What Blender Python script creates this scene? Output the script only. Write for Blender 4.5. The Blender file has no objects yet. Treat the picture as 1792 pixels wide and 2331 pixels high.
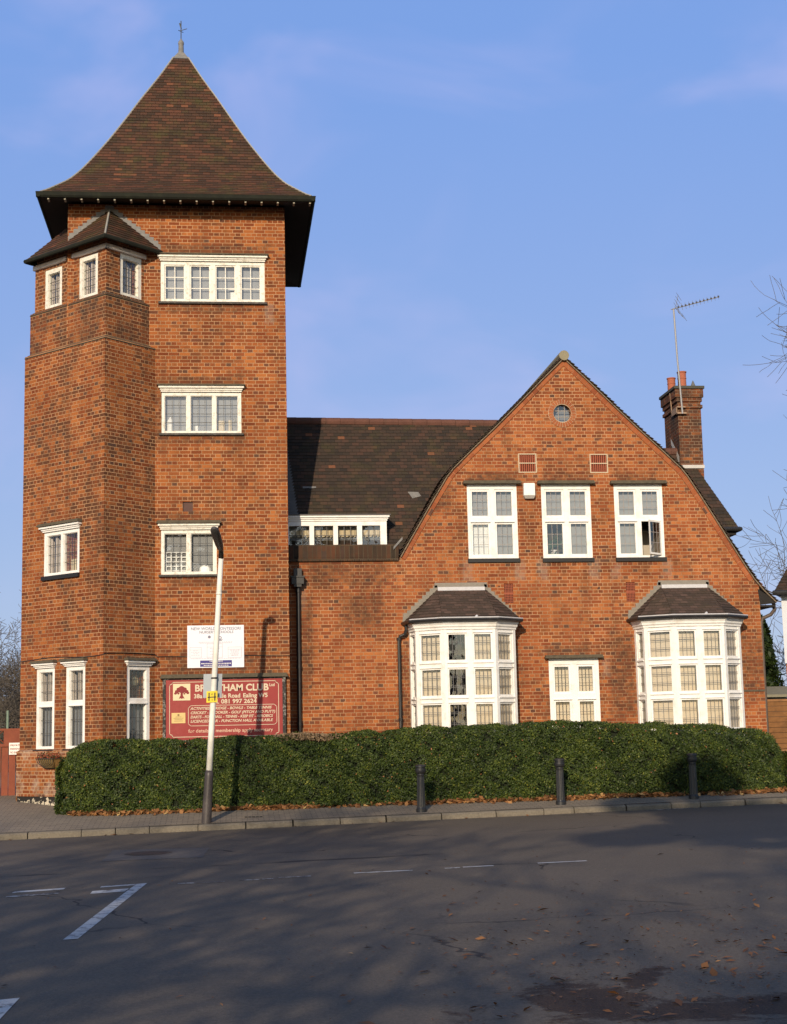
import bpy, bmesh, math, random
import numpy as np
from mathutils import Vector, Matrix
from mathutils.geometry import tessellate_polygon
R = math.radians
random.seed(7); rng = np.random.default_rng(7)
S = bpy.context.scene
col = S.collection

# ------------------------------------------------------------------ camera, sky, sun, exposure
cd = bpy.data.cameras.new('camera'); cam = bpy.data.objects.new('camera', cd); col.objects.link(cam)
S.camera = cam
_p, _y, _r = R(8.34), R(6.45), R(1.26)
_f = Vector((math.sin(_y)*math.cos(_p), math.cos(_y)*math.cos(_p), math.sin(_p)))
_rt = Vector((math.cos(_y), -math.sin(_y), 0)); _up = _rt.cross(_f)
_r2 = _rt*math.cos(_r) - _up*math.sin(_r); _u2 = _up*math.cos(_r) + _rt*math.sin(_r)
cam.matrix_world = Matrix(((_r2.x, _u2.x, -_f.x, 0), (_r2.y, _u2.y, -_f.y, -31.5), (_r2.z, _u2.z, -_f.z, 1.65), (0, 0, 0, 1)))
cd.sensor_fit = 'VERTICAL'; cd.sensor_height = 36; cd.lens = 36*3230/2185.3; cd.clip_end = 2000

SUN_EL, SUN_AZ = R(19), R(16.5)          # low winter sun from behind the left shoulder
w = bpy.data.worlds.new('World'); S.world = w; w.use_nodes = True
nt = w.node_tree; nt.nodes.clear()
wo = nt.nodes.new('ShaderNodeOutputWorld'); bg = nt.nodes.new('ShaderNodeBackground')
sky = nt.nodes.new('ShaderNodeTexSky'); sky.sky_type = 'NISHITA'; sky.sun_disc = False
sky.sun_elevation = SUN_EL; sky.sun_rotation = math.pi + SUN_AZ
sky.air_density = 1.0; sky.dust_density = 0.6; sky.ozone_density = 2.6; sky.altitude = 50
tc = nt.nodes.new('ShaderNodeTexCoord')
def wn(t, **k):
    n = nt.nodes.new(t)
    for a, b in k.items(): setattr(n, a, b)
    return n
mp = wn('ShaderNodeMapping'); mp.inputs['Scale'].default_value = (3.2, 3.2, 6.5); mp.inputs['Rotation'].default_value = (0.2, 0.35, 0.1)
nz = wn('ShaderNodeTexNoise'); nz.inputs['Scale'].default_value = 1.5; nz.inputs['Detail'].default_value = 4; nz.inputs['Roughness'].default_value = .5; nz.inputs['Distortion'].default_value = .5
cr = wn('ShaderNodeMapRange'); cr.inputs[1].default_value = .5; cr.inputs[2].default_value = .78; cr.inputs[3].default_value = 0; cr.inputs[4].default_value = .34; cr.interpolation_type = 'SMOOTHSTEP'
mx = wn('ShaderNodeMix', data_type='RGBA'); mx.inputs['B'].default_value = (4.6, 4.3, 6.6, 1)
L = nt.links.new
L(tc.outputs['Generated'], mp.inputs[0]); L(mp.outputs[0], nz.inputs['Vector']); L(nz.outputs[0], cr.inputs[0])
tint = wn('ShaderNodeMix', data_type='RGBA', blend_type='MULTIPLY'); tint.inputs['Factor'].default_value = 1; tint.inputs['B'].default_value = (1.0, 1.0, 1.0, 1)
flat = wn('ShaderNodeMix', data_type='RGBA'); flat.inputs['Factor'].default_value = .72; flat.inputs['B'].default_value = (1.95, 3.0, 6.1, 1)
sxyz = wn('ShaderNodeSeparateXYZ'); L(tc.outputs['Generated'], sxyz.inputs[0]); ymap = wn('ShaderNodeMapRange', interpolation_type='SMOOTHSTEP'); ymap.inputs[1].default_value = -.35; ymap.inputs[2].default_value = .6; ymap.inputs[4].default_value = .78
L(sxyz.outputs[1], ymap.inputs[0]); L(ymap.outputs[0], flat.inputs['Factor'])      # away from the sun the sky is an even deep blue
zmap = wn('ShaderNodeMapRange'); zmap.inputs[1].default_value = .02; zmap.inputs[2].default_value = .42; L(sxyz.outputs[2], zmap.inputs[0])
zmx = wn('ShaderNodeMix', data_type='RGBA'); zmx.inputs['A'].default_value = (2.65, 3.2, 5.1, 1); zmx.inputs['B'].default_value = (1.55, 2.75, 6.1, 1); L(zmap.outputs[0], zmx.inputs['Factor']); L(zmx.outputs['Result'], flat.inputs['B'])
L(sky.outputs[0], flat.inputs['A']); L(flat.outputs['Result'], tint.inputs['A'])
L(cr.outputs[0], mx.inputs['Factor']); L(tint.outputs['Result'], mx.inputs['A']); L(mx.outputs['Result'], bg.inputs[0])
bg.inputs[1].default_value = 0.13
L(bg.outputs[0], wo.inputs[0])
sd = bpy.data.lights.new('sun', 'SUN'); sun = bpy.data.objects.new('sun', sd); col.objects.link(sun)
sd.energy = 4.2; sd.angle = R(.53); sd.color = (1, .83, .62)
tosun = Vector((-math.sin(SUN_AZ)*math.cos(SUN_EL), -math.cos(SUN_AZ)*math.cos(SUN_EL), math.sin(SUN_EL)))
sun.rotation_euler = tosun.to_track_quat('Z', 'Y').to_euler(); sun.location = (-10, -40, 30)
S.view_settings.view_transform = 'Standard'; S.view_settings.look = 'None'; S.view_settings.exposure = 0.1; S.view_settings.gamma = 1

# ------------------------------------------------------------------ material helpers
class NT:
    def __init__(s, name):
        s.m = bpy.data.materials.new(name); s.m.use_nodes = True; s.t = s.m.node_tree; s.t.nodes.clear()
        s.out = s.t.nodes.new('ShaderNodeOutputMaterial')
    def n(s, t, ins=None, **k):
        n = s.t.nodes.new(t)
        for a, b in k.items(): setattr(n, a, b)
        for a, b in (ins or {}).items():
            i = n.inputs[a]
            if hasattr(b, 'node'): s.t.links.new(b, i)
            else: i.default_value = b
        return n
    def math(s, op, a, b=0.0, c=0.0): return s.n('ShaderNodeMath', {0: a, 1: b, 2: c}, operation=op).outputs[0]
    def mix(s, f, a, b, bt='MIX'):
        fx = lambda v: v if hasattr(v, 'node') or len(v) == 4 else (*v, 1)
        return s.n('ShaderNodeMix', {'Factor': f, 'A': fx(a), 'B': fx(b)}, data_type='RGBA', blend_type=bt).outputs['Result']
    def rng(s, v, a, b, c=0.0, d=1.0): return s.n('ShaderNodeMapRange', {0: v, 1: a, 2: b, 3: c, 4: d}).outputs[0]
    def noise(s, vec, sc, det=3.0, rough=.55, dist=0.0): return s.n('ShaderNodeTexNoise', {'Vector': vec, 'Scale': sc, 'Detail': det, 'Roughness': rough, 'Distortion': dist}).outputs[0]
    def obj(s): return s.n('ShaderNodeTexCoord').outputs['Object']
    def pos(s): return s.n('ShaderNodeNewGeometry').outputs['Position']
    def uv(s): return s.n('ShaderNodeUVMap', uv_map='UVMap').outputs[0]
    def ramp(s, v, stops):
        n = s.n('ShaderNodeValToRGB', {0: v}); e = n.color_ramp.elements
        while len(e) < len(stops): e.new(.5)
        for i, (p, c) in enumerate(stops): e[i].position = p; e[i].color = (*c, 1)
        return n.outputs[0]
    def bsdf(s, color, rough=.8, metal=0.0, spec=.3, bump=None, bstr=.4, bdist=.01, **k):
        ins = {'Base Color': color if hasattr(color, 'node') else (*color, 1), 'Roughness': rough, 'Metallic': metal, 'Specular IOR Level': spec}
        ins.update(k)
        if bump is not None: ins['Normal'] = s.n('ShaderNodeBump', {'Height': bump, 'Strength': bstr, 'Distance': bdist}).outputs[0]
        b = s.n('ShaderNodeBsdfPrincipled', ins); s.t.links.new(b.outputs[0], s.out.inputs[0]); return s.m

def plain(name, c, rough=.7, metal=0.0, spec=.3, var=.18, scale=6.0, dirt=None, dscale=2.5, dmax=.5):
    n = NT(name); p = n.pos()
    f = n.noise(p, scale, 4)
    cc = n.mix(1.0, c, n.mix(f, (1-var,)*3, (1+var,)*3), 'MULTIPLY')
    if dirt:
        d = n.rng(n.noise(p, dscale, 5, .65), .5, .75, 0, dmax)
        cc = n.mix(d, cc, dirt)
    return n.bsdf(cc, rough, metal, spec, bump=n.noise(p, 60, 2), bstr=.08, bdist=.005)

def brick_mat(name, soot=0.0, dark=0.05, base=None, mortar=(.46, .265, .14), wthr=.5, bias=0.0, stains=(), CH=.0755, SL=.228, mw=.0060, seed=0.0, pale=0.0):
    """English bond: a course of stretchers, then a course of headers"""
    n = NT(name); uv = n.uv(); sp = n.n('ShaderNodeSeparateXYZ', {0: uv}); u, v = sp.outputs[0], sp.outputs[1]
    M = n.math
    wob = M('MULTIPLY', M('SUBTRACT', n.noise(uv, 9, 2), .5), .012)
    v = M('ADD', v, wob); u = M('ADD', u, M('MULTIPLY', wob, 1.4))
    vr = M('DIVIDE', v, CH); row = M('FLOOR', vr)
    par = M('FLOORED_MODULO', row, 2.0)
    pitch = M('SUBTRACT', SL, M('MULTIPLY', par, SL/2))
    jit = n.n('ShaderNodeTexWhiteNoise', {'W': M('ADD', row, seed)}, noise_dimensions='1D').outputs[0]
    uo = M('ADD', M('ADD', u, M('MULTIPLY', par, SL/4)), M('MULTIPLY', jit, .022))
    cf = M('DIVIDE', uo, pitch); cidx = M('FLOOR', cf)
    fx = M('MULTIPLY', M('FRACT', cf), pitch); fy = M('MULTIPLY', M('FRACT', vr), CH)
    d = M('MINIMUM', M('MINIMUM', fx, M('SUBTRACT', pitch, fx)), M('MINIMUM', fy, M('SUBTRACT', CH, fy)))
    mort = n.rng(d, mw*.75, mw*1.35, 1, 0)
    idv = n.n('ShaderNodeCombineXYZ', {0: M('ADD', cidx, seed), 1: row, 2: par}).outputs[0]
    wnz = n.n('ShaderNodeTexWhiteNoise', {'Vector': idv}, noise_dimensions='3D')
    r1 = wnz.outputs[0]; r3 = n.n('ShaderNodeSeparateXYZ', {0: wnz.outputs[1]})
    b = base or [(.17, .044, .016), (.245, .069, .022), (.295, .092, .028), (.355, .120, .035)]
    c = n.ramp(r1, [(0, b[0]), (.35, b[1]), (.7, b[2]), (1, b[3])])
    pos = n.pos()
    big = n.noise(pos, .55, 4, .6); mid = n.noise(pos, 2.2, 4, .6)
    # weathered darker brown bricks, in drifts
    bd = M('ADD', M('MULTIPLY', r3.outputs[1], .55), M('MULTIPLY', M('SUBTRACT', mid, .5), 1.6))
    bd = M('ADD', bd, M('MULTIPLY', M('SUBTRACT', big, .5), 1.2))
    c = n.mix(n.rng(bd, .30-bias, .75-bias, 0, wthr), c, (.10, .042, .022))
    # blue-grey overburnt headers
    thr = M('ADD', 1.0-dark*1.6, M('MULTIPLY', M('SUBTRACT', .5, mid), dark*1.4))
    thr = M('ADD', thr, M('MULTIPLY', M('SUBTRACT', 1.0, par), dark*1.35))
    isd = M('GREATER_THAN', r3.outputs[2], thr)
    c = n.mix(M('MULTIPLY', isd, n.rng(r3.outputs[0], 0, 1, .35, .85)), c, (.065, .043, .036))
    c = n.mix(1.0, c, n.mix(n.rng(n.noise(pos, .9, 5, .65), .3, .7), (.78, .74, .72), (1.14, 1.16, 1.16)), 'MULTIPLY')
    fine = n.noise(uv, 55, 4, .7)
    c = n.mix(1.0, c, n.mix(fine, (.72, .72, .72), (1.28, 1.28, 1.28)), 'MULTIPLY')
    mc = n.mix(n.rng(n.noise(pos, 1.7, 4), .3, .62), tuple(x*.58 for x in mortar), mortar)
    c = n.mix(mort, c, mc)
    stk = n.noise(n.n('ShaderNodeVectorMath', {0: pos, 1: (3.2, 3.2, .35)}, operation='MULTIPLY').outputs[0], 1.0, 5, .65)
    c = n.mix(n.rng(stk, .5, .78, 0, .42+bias), c, (.075, .038, .022))
    if stains:
        sxp = n.n('ShaderNodeSeparateXYZ', {0: pos}); nzs = n.noise(pos, 7, 5, .7)
        for dk in (0, 1):
            acc = None
            for (x_, z_, w_, h_, kd) in stains:
                if kd != dk: continue
                mm_ = M('SUBTRACT', 1.0, M('MAXIMUM', M('DIVIDE', M('ABSOLUTE', M('SUBTRACT', sxp.outputs[0], x_)), w_), M('DIVIDE', M('ABSOLUTE', M('SUBTRACT', sxp.outputs[2], z_)), h_)))
                acc = mm_ if acc is None else M('MAXIMUM', acc, mm_)
            if acc is not None:
                f_ = n.rng(M('ADD', M('MINIMUM', acc, .45), M('MULTIPLY', M('SUBTRACT', nzs, .5), 1.5)), .1, .8, 0, .8 if dk else .5)
                c = n.mix(f_, c, (.055, .034, .023) if dk else (.30, .25, .20))
    if pale: c = n.mix(n.rng(n.noise(pos, 3.1, 5, .65), .48, .7, 0, pale), c, (.50, .42, .33))
    if soot: c = n.mix(n.rng(n.noise(pos, 1.5, 5, .7), .36, .66, 0, soot), c, (.042, .033, .026))
    h = M('SUBTRACT', M('MULTIPLY', fine, .25), mort)
    return n.bsdf(c, .9, spec=.15, bump=h, bstr=.5, bdist=.008)

def tile_mat(name, cols, CH=.1, W=.165, moss=(.07, .062, .02), mossamt=.5, bright=None, bthr=.985):
    n = NT(name); uv = n.uv(); sp = n.n('ShaderNodeSeparateXYZ', {0: uv}); u, v = sp.outputs[0], sp.outputs[1]; M = n.math
    row = M('FLOOR', M('ADD', M('DIVIDE', v, CH), .0005)); par = M('FLOORED_MODULO', row, 2.0)
    jit = n.n('ShaderNodeTexWhiteNoise', {'W': row}, noise_dimensions='1D').outputs[0]
    cf = M('DIVIDE', M('ADD', M('ADD', u, M('MULTIPLY', par, W/2)), M('MULTIPLY', jit, .03)), W); cx = M('FLOOR', cf)
    fx = M('MULTIPLY', M('FRACT', cf), W); e = M('MINIMUM', fx, M('SUBTRACT', W, fx))
    gap = n.rng(e, .002, .006, .75, 0)
    wnz = n.n('ShaderNodeTexWhiteNoise', {'Vector': n.n('ShaderNodeCombineXYZ', {0: cx, 1: row}).outputs[0]}, noise_dimensions='3D')
    rs = n.n('ShaderNodeSeparateXYZ', {0: wnz.outputs[1]})
    pos = n.pos()
    mid = n.noise(pos, 1.3, 4, .6)
    t = M('ADD', M('MULTIPLY', wnz.outputs[0], .65), M('MULTIPLY', mid, .45))
    c = n.ramp(t, [(.1, cols[0]), (.4, cols[1]), (.65, cols[2]), (.95, cols[3])])
    c = n.mix(M('MULTIPLY', M('GREATER_THAN', rs.outputs[1], bthr), .8), c, bright or cols[3])
    c = n.mix(n.rng(n.noise(pos, 2.4, 5, .65), .5, .72, 0, mossamt), c, moss)
    c = n.mix(1.0, c, n.mix(n.noise(uv, 40, 4, .7), (.7,)*3, (1.3,)*3), 'MULTIPLY')
    c = n.mix(gap, c, (.012, .01, .009))
    c = n.mix(n.rng(n.noise(pos, 28, 3, .6), .72, .78, 0, .35), c, (.3, .28, .25))
    return n.bsdf(c, .82, spec=.25, bump=M('SUBTRACT', M('MULTIPLY', n.noise(uv, 30, 3), .4), gap), bstr=.5, bdist=.008)

# ------------------------------------------------------------------ mesh builder
WO = {}                                    # world origin of every thing, so that parts can be given in world coordinates
class MB:
    def __init__(s): s.v = []; s.f = []; s.uv = {}
    def add(s, pts, faces):
        o = len(s.v); s.v += [tuple(p) for p in pts]; s.f += [tuple(i+o for i in f) for f in faces]
    def poly(s, pts, uv=None):
        o = len(s.v); s.v += [tuple(p) for p in pts]; s.f.append(tuple(range(o, o+len(pts))))
        if uv: s.uv[len(s.f)-1] = uv
    def box(s, a, b, fr=None):
        (x0, y0, z0), (x1, y1, z1) = a, b
        p = [(x, y, z) for z in (z0, z1) for y in (y0, y1) for x in (x0, x1)]
        if fr: p = [fr(*q) for q in p]
        s.add(p, [(0, 2, 3, 1), (4, 5, 7, 6), (0, 1, 5, 4), (2, 6, 7, 3), (0, 4, 6, 2), (1, 3, 7, 5)])
    def tube(s, pts, rad, n=8, cap=True):
        pts = [Vector(p) for p in pts]; rad = rad if isinstance(rad, (list, tuple)) else [rad]*len(pts)
        rings = []; ref = None
        for i, p in enumerate(pts):
            d = (pts[min(i+1, len(pts)-1)] - pts[max(i-1, 0)]).normalized()
            if ref is None: ref = Vector((1, 0, 0)) if abs(d.x) < .8 else Vector((0, 1, 0))
            a = (ref - d*ref.dot(d)).normalized(); b = d.cross(a); ref = a
            rings.append([p + (a*math.cos(2*math.pi*k/n) + b*math.sin(2*math.pi*k/n))*rad[i] for k in range(n)])
        o = len(s.v); s.v += [tuple(q) for r in rings for q in r]
        for i in range(len(pts)-1):
            for k in range(n): s.f.append((o+i*n+k, o+i*n+(k+1) % n, o+(i+1)*n+(k+1) % n, o+(i+1)*n+k))
        if cap: s.f.append(tuple(o+k for k in range(n))[::-1]); s.f.append(tuple(o+(len(pts)-1)*n+k for k in range(n)))
    def lathe(s, c, prof, n=20, fr=None):
        o = len(s.v)
        for r, z in prof:
            for k in range(n):
                a = 2*math.pi*k/n; q = (c[0]+r*math.cos(a), c[1]+r*math.sin(a), c[2]+z); s.v.append(fr(*q) if fr else q)
        for i in range(len(prof)-1):
            for k in range(n): s.f.append((o+i*n+k, o+i*n+(k+1) % n, o+(i+1)*n+(k+1) % n, o+(i+1)*n+k))
        s.f.append(tuple(o+k for k in range(n))[::-1]); s.f.append(tuple(o+(len(prof)-1)*n+k for k in range(n)))
    def disc(s, c, r, fr, n=24, r0=0.0):
        ring = [fr(c[0]+r*math.cos(2*math.pi*k/n), c[1]+r*math.sin(2*math.pi*k/n), c[2]) for k in range(n)]
        if not r0: s.poly(ring); return
        inn = [fr(c[0]+r0*math.cos(2*math.pi*k/n), c[1]+r0*math.sin(2*math.pi*k/n), c[2]) for k in range(n)]
        for k in range(n): s.poly([inn[k], ring[k], ring[(k+1) % n], inn[(k+1) % n]])
    def build(s, name, mat, parent=None, smooth=False, bevel=0.0):
        root = parent
        while root is not None and root.parent is not None: root = root.parent
        o = Vector(WO.get(root.name, (0, 0, 0))) if root is not None else Vector((0, 0, 0))
        me = bpy.data.meshes.new(name)
        V = np.array(s.v, dtype=float).reshape(-1, 3)
        me.from_pydata((V - np.array(o)).tolist(), [], s.f)
        me.update()
        uvl = me.uv_layers.new(name='UVMap'); arr = np.zeros((len(me.loops), 2), dtype=np.float32)
        for pi, pl in enumerate(me.polygons):
            li = list(pl.loop_indices)
            if pi in s.uv:
                for q, i in enumerate(li): arr[i] = s.uv[pi][q]
                continue
            n = pl.normal; t = Vector((-n.y, n.x, 0))
            if t.length < .05: t = Vector((1, 0, 0))
            t.normalize(); b = n.cross(t)
            if b.z < 0: b = -b
            for i in li:
                p = V[me.loops[i].vertex_index]; arr[i] = (p[0]*t.x+p[1]*t.y+p[2]*t.z, p[0]*b.x+p[1]*b.y+p[2]*b.z)
        uvl.data.foreach_set('uv', arr.ravel())
        mats = mat if isinstance(mat, list) else [mat]
        for m in mats: me.materials.append(m)
        if smooth: me.polygons.foreach_set('use_smooth', [True]*len(me.polygons))
        ob = bpy.data.objects.new(name, me); col.objects.link(ob)
        if parent is not None: ob.parent = parent
        if bevel:
            md = ob.modifiers.new('bevel', 'BEVEL'); md.width = bevel; md.segments = 2; md.limit_method = 'ANGLE'
        return ob
def tag(o, label=None, cat=None, group=None, kind=None):
    for k, v in (('label', label), ('category', cat), ('group', group), ('kind', kind)):
        if v: o[k] = v
    return o
def thing(name, label, cat, loc, group=None):
    o = bpy.data.objects.new(name, None); col.objects.link(o); o.location = loc; o.empty_display_size = .2
    WO[o.name] = tuple(loc); return tag(o, label, cat, group)
def copy_tree(o, parent=None):
    c = o.copy(); col.objects.link(c); c.parent = parent
    for ch in list(o.children): copy_tree(ch, c)
    return c
def plane(origin, u, n):
    o, u, n = Vector(origin), Vector(u).normalized(), Vector(n).normalized()
    return lambda a, d, z: tuple(o + u*a + n*d + Vector((0, 0, z)))      # a along, d out of the wall, z up
FRONT = plane((0, 0, 0), (1, 0, 0), (0, -1, 0)); YW = .9
WALL = plane((0, YW, 0), (1, 0, 0), (0, -1, 0))
q2 = math.sqrt(.5)
def pl_facet(side, inset=0.0):
    if side == 'L':
        n = (-q2, -q2, 0); return plane((-2.40+q2*inset, -.97+q2*inset, 0), (q2, -q2, 0), n)      # along runs from -2.6 to 0 at the prow
    n = (q2, -q2, 0); return plane((-2.40-q2*inset, -.97+q2*inset, 0), (q2, q2, 0), n)
def wall_faces(mb, P, outline, holes, rev=.12, d=0.0):
    loops = [outline] + holes
    flat = [p for l in loops for p in l]
    tris = tessellate_polygon([[Vector((p[0], p[1], 0)) for p in l] for l in loops])
    pts = [P(p[0], d, p[1]) for p in flat]
    nrm = Vector(P(0, 1, 0)) - Vector(P(0, 0, 0))
    for t in tris:
        a, b, c = (Vector(pts[i]) for i in t)
        mb.poly([pts[i] for i in (t if (b-a).cross(c-a).dot(nrm) > 0 else t[::-1])])
    for h in holes:
        for i in range(len(h)):
            p, q = h[i], h[(i+1) % len(h)]
            mb.poly([P(p[0], d, p[1]), P(q[0], d, q[1]), P(q[0], d-rev, q[1]), P(p[0], d-rev, p[1])])
def rect(a0, a1, z0, z1): return [(a0, z0), (a1, z0), (a1, z1), (a0, z1)]

def tiled(mb, poly, gauge=.1, lift=.014, vofs=0.0):
    """lay courses of plain tiles over a flat convex roof slope (counter-clockwise seen from above)"""
    P = [Vector(p) for p in poly]; n = (P[1]-P[0]).cross(P[2]-P[0]).normalized()
    if n.z < 0: P = P[::-1]; n = -n
    t = Vector((-n.y, n.x, 0)).normalized(); b = n.cross(t)
    if b.z < 0: b = -b
    o = P[0]; q = [((p-o).dot(t), (p-o).dot(b)) for p in P]
    v0 = min(y for _, y in q); v1 = max(y for _, y in q); ub = o.dot(t)
    def clip(pg, y, keep_above):
        out = []
        for i in range(len(pg)):
            a, c = pg[i], pg[(i+1) % len(pg)]; ia = (a[1] >= y) == keep_above; ic = (c[1] >= y) == keep_above
            if ia: out.append(a)
            if ia != ic:
                k = (y-a[1])/(c[1]-a[1]); out.append((a[0]+(c[0]-a[0])*k, y))
        return out
    k = 0; y = v0
    while y < v1-1e-4:
        pg = clip(clip(q, y, True), min(y+gauge, v1), False) if y+gauge < v1 else clip(q, y, True)
        if len(pg) >= 3:
            up = lambda p: o + t*p[0] + b*p[1] + n*(lift*(1-(p[1]-y)/gauge)+.002)
            mb.poly([up(p) for p in pg], [(p[0]+ub, vofs+k*gauge+min(max(p[1]-y, .001), gauge*.98)) for p in pg])
            lo = [p for p in pg if abs(p[1]-y) < 1e-5]
            if len(lo) >= 2:
                a, c = min(lo), max(lo); A, C = up(a), up(c)
                mb.poly([o+t*a[0]+b*a[1], o+t*c[0]+b*c[1], C, A], [(a[0]+ub, vofs+k*gauge+.001)]*4)
        y += gauge; k += 1

# ------------------------------------------------------------------ materials
ST_T = [(-.22, 12.0, 1.5, .16, 1), (-.45, 9.12, 1.1, .13, 1), (-.7, 6.22, .9, .14, 1), (-.1, 3.2, 1.6, .35, 1), (-.3, 10.72, 1.3, .14, 1), (-.5, 7.88, 1.1, .14, 1), (-.6, 4.88, .8, .16, 1), (.98, 10.6, .13, .3, 0), (.2, 13.0, 2, .25, 1), (-1.36, 8.5, .2, 1.2, 1)]
ST_H = [(x, 5.13, .16, .3, 0) for x in (5.26, 6.42, 6.92, 8.07, 8.56, 9.71)]+[(x, 7.2, .75, .14, 1) for x in (5.85, 7.5, 9.14)]+[(2.5, 5.1, 1.5, .4, 1), (1.72, 3.6, .22, 1.5, 1), (1.66, 4.6, .1, .4, 0), (8.6, 2.8, .38, 1.3, 1), (3.85, 2.7, .25, 1.3, 1), (7.5, 3.37, .9, .14, 1), (8.25, 3.0, .12, .3, 0), (11.5, 3.0, .5, .9, 1), (4.6, 7.0, .5, .8, 1), (2.9, 4.3, .7, .5, 1)]
M_brick = brick_mat('tower brick', dark=.042, wthr=.75, bias=.02, stains=ST_T)
M_brick_house = brick_mat('house brick', dark=.06, wthr=.65, seed=31, bias=-.0, stains=ST_H, base=[(.205, .055, .022), (.28, .081, .029), (.335, .107, .036), (.395, .136, .044)])
M_brick_turret = brick_mat('turret brick', dark=.06, wthr=.95, seed=57, bias=.12)
M_brick_soot = brick_mat('weathered turret brick', dark=.10, wthr=.95, soot=.6, seed=77, bias=.2)
M_brick_base = brick_mat('salt bleached plinth brick', dark=.05, wthr=.5, pale=.65, seed=91, mw=.009)
M_brick_chim = brick_mat('sooty chimney brick', dark=.1, wthr=1.0, soot=.8, seed=13, bias=.25, mortar=(.30, .20, .13))
M_brick_cope = brick_mat('mossy coping brick', dark=.1, wthr=.95, soot=.5, seed=19, CH=.30, SL=.100, base=[(.035, .026, .018), (.055, .032, .02), (.075, .038, .022), (.11, .046, .024)], mortar=(.105, .08, .05))
M_brick_verge = brick_mat('verge brick', dark=.01, wthr=.2, seed=23, CH=.16, SL=.30, mw=.004, base=[(.27, .078, .034), (.30, .092, .038), (.33, .105, .042), (.36, .12, .048)], mortar=(.40, .20, .11))
M_tile_tower = tile_mat('tower tiles', [(.032, .022, .014), (.055, .031, .019), (.078, .037, .022), (.115, .045, .025)], mossamt=.75, bright=(.18, .07, .035))
M_tile_house = tile_mat('house tiles', [(.026, .021, .018), (.038, .028, .021), (.052, .034, .025), (.074, .039, .027)], mossamt=.4, bright=(.20, .08, .04), bthr=.99)
M_tile_bay = tile_mat('bay tiles', [(.048, .036, .029), (.062, .045, .036), (.082, .055, .044), (.125, .08, .064)], mossamt=.55, moss=(.06, .05, .03))
M_white = plain('white paint', (.80, .78, .74), .5, var=.05, dirt=(.52, .45, .35), dscale=5, dmax=.5)
M_white_old = plain('flaking white paint', (.74, .71, .63), .6, var=.06, dirt=(.33, .27, .18), dscale=14, dmax=.8)
M_lead = plain('lead flashing', (.17, .165, .16), .7, var=.25, scale=14, dirt=(.30, .28, .25), dscale=9, dmax=.6)
M_flash = plain('mortar flashing', (.23, .205, .17), .9, var=.25, scale=20, dirt=(.16, .15, .13), dscale=7)
M_black = plain('black gutter paint', (.016, .015, .015), .42, spec=.45, var=.3, dirt=(.05, .045, .04), dscale=9)
M_gut = plain('mossy gutter', (.016, .017, .013), .85, spec=.15, var=.35, dirt=(.035, .037, .022), dscale=5)
M_soffit = plain('dark stained soffit', (.020, .017, .015), .8, var=.3)
M_hood = plain('mossy hood tile', (.10, .082, .055), .9, var=.35, scale=18, dirt=(.045, .04, .03), dscale=8, dmax=.8)
M_sill = plain('dark sill', (.055, .05, .045), .7, var=.25, scale=16, dirt=(.2, .18, .14), dscale=14, dmax=.5)
M_sillblack = plain('black painted sill', (.02, .019, .019), .5, var=.2)
M_came = plain('leading', (.085, .08, .075), .6, var=.1)
M_room = plain('room plaster', (.42, .38, .32), .9, var=.05)
M_net = plain('net curtain', (.30, .295, .29), .95, var=.08, scale=3)
M_drape = plain('pale lined drape', (.52, .44, .37), .95, var=.1)
M_glare = plain('white pane reflection', (.78, .77, .74), .9)  # white sheet standing in for a bright reflection in one gable pane
M_netdim = plain('grey blind', (.21, .21, .215), .95, var=.1, scale=2)
M_blind = plain('vertical blind fabric', (.66, .54, .40), .9, var=.05)
M_cream = plain('cream cafe curtain', (.62, .50, .32), .9, var=.1, scale=12)
M_terra = plain('terracotta', (.30, .085, .045), .85, var=.2)
M_terrahole = plain('terracotta hole', (.05, .02, .015), .9)
M_pot = plain('chimney pot clay', (.36, .115, .065), .8, var=.15)
M_cement = plain('cement haunching', (.30, .285, .25), .9, var=.2)
M_ridge = plain('clay ridge tile', (.115, .050, .035), .8, var=.35, scale=5, dirt=(.06, .045, .03), dscale=3)
M_capstone = plain('mossy ridge end', (.24, .21, .14), .9, var=.3)
def glass_mat(name, tintc=(.9, .92, .92), refl=.10, rough=.015):
    n = NT(name); p = n.pos()
    bmp = n.n('ShaderNodeBump', {'Height': n.noise(p, 2.2, 2), 'Strength': .12, 'Distance': .05}).outputs[0]
    tr = n.n('ShaderNodeBsdfTransparent', {'Color': (*tintc, 1)}); gl = n.n('ShaderNodeBsdfGlossy', {'Color': (1, 1, 1, 1), 'Roughness': rough, 'Normal': bmp})
    fr = n.math('ADD', n.math('MULTIPLY', n.math('POWER', n.n('ShaderNodeLayerWeight', {'Blend': .5}).outputs['Facing'], 4.0), .7), refl)
    mxs = n.n('ShaderNodeMixShader', {0: fr, 1: tr.outputs[0], 2: gl.outputs[0]}); n.t.links.new(mxs.outputs[0], n.out.inputs[0]); return n.m
M_glass = glass_mat('old window glass')

# ------------------------------------------------------------------ the building
house = thing('club_house', 'red brick tower house with pyramid roof, gabled wing and white windows', 'building', (0, 0, 0))

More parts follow.
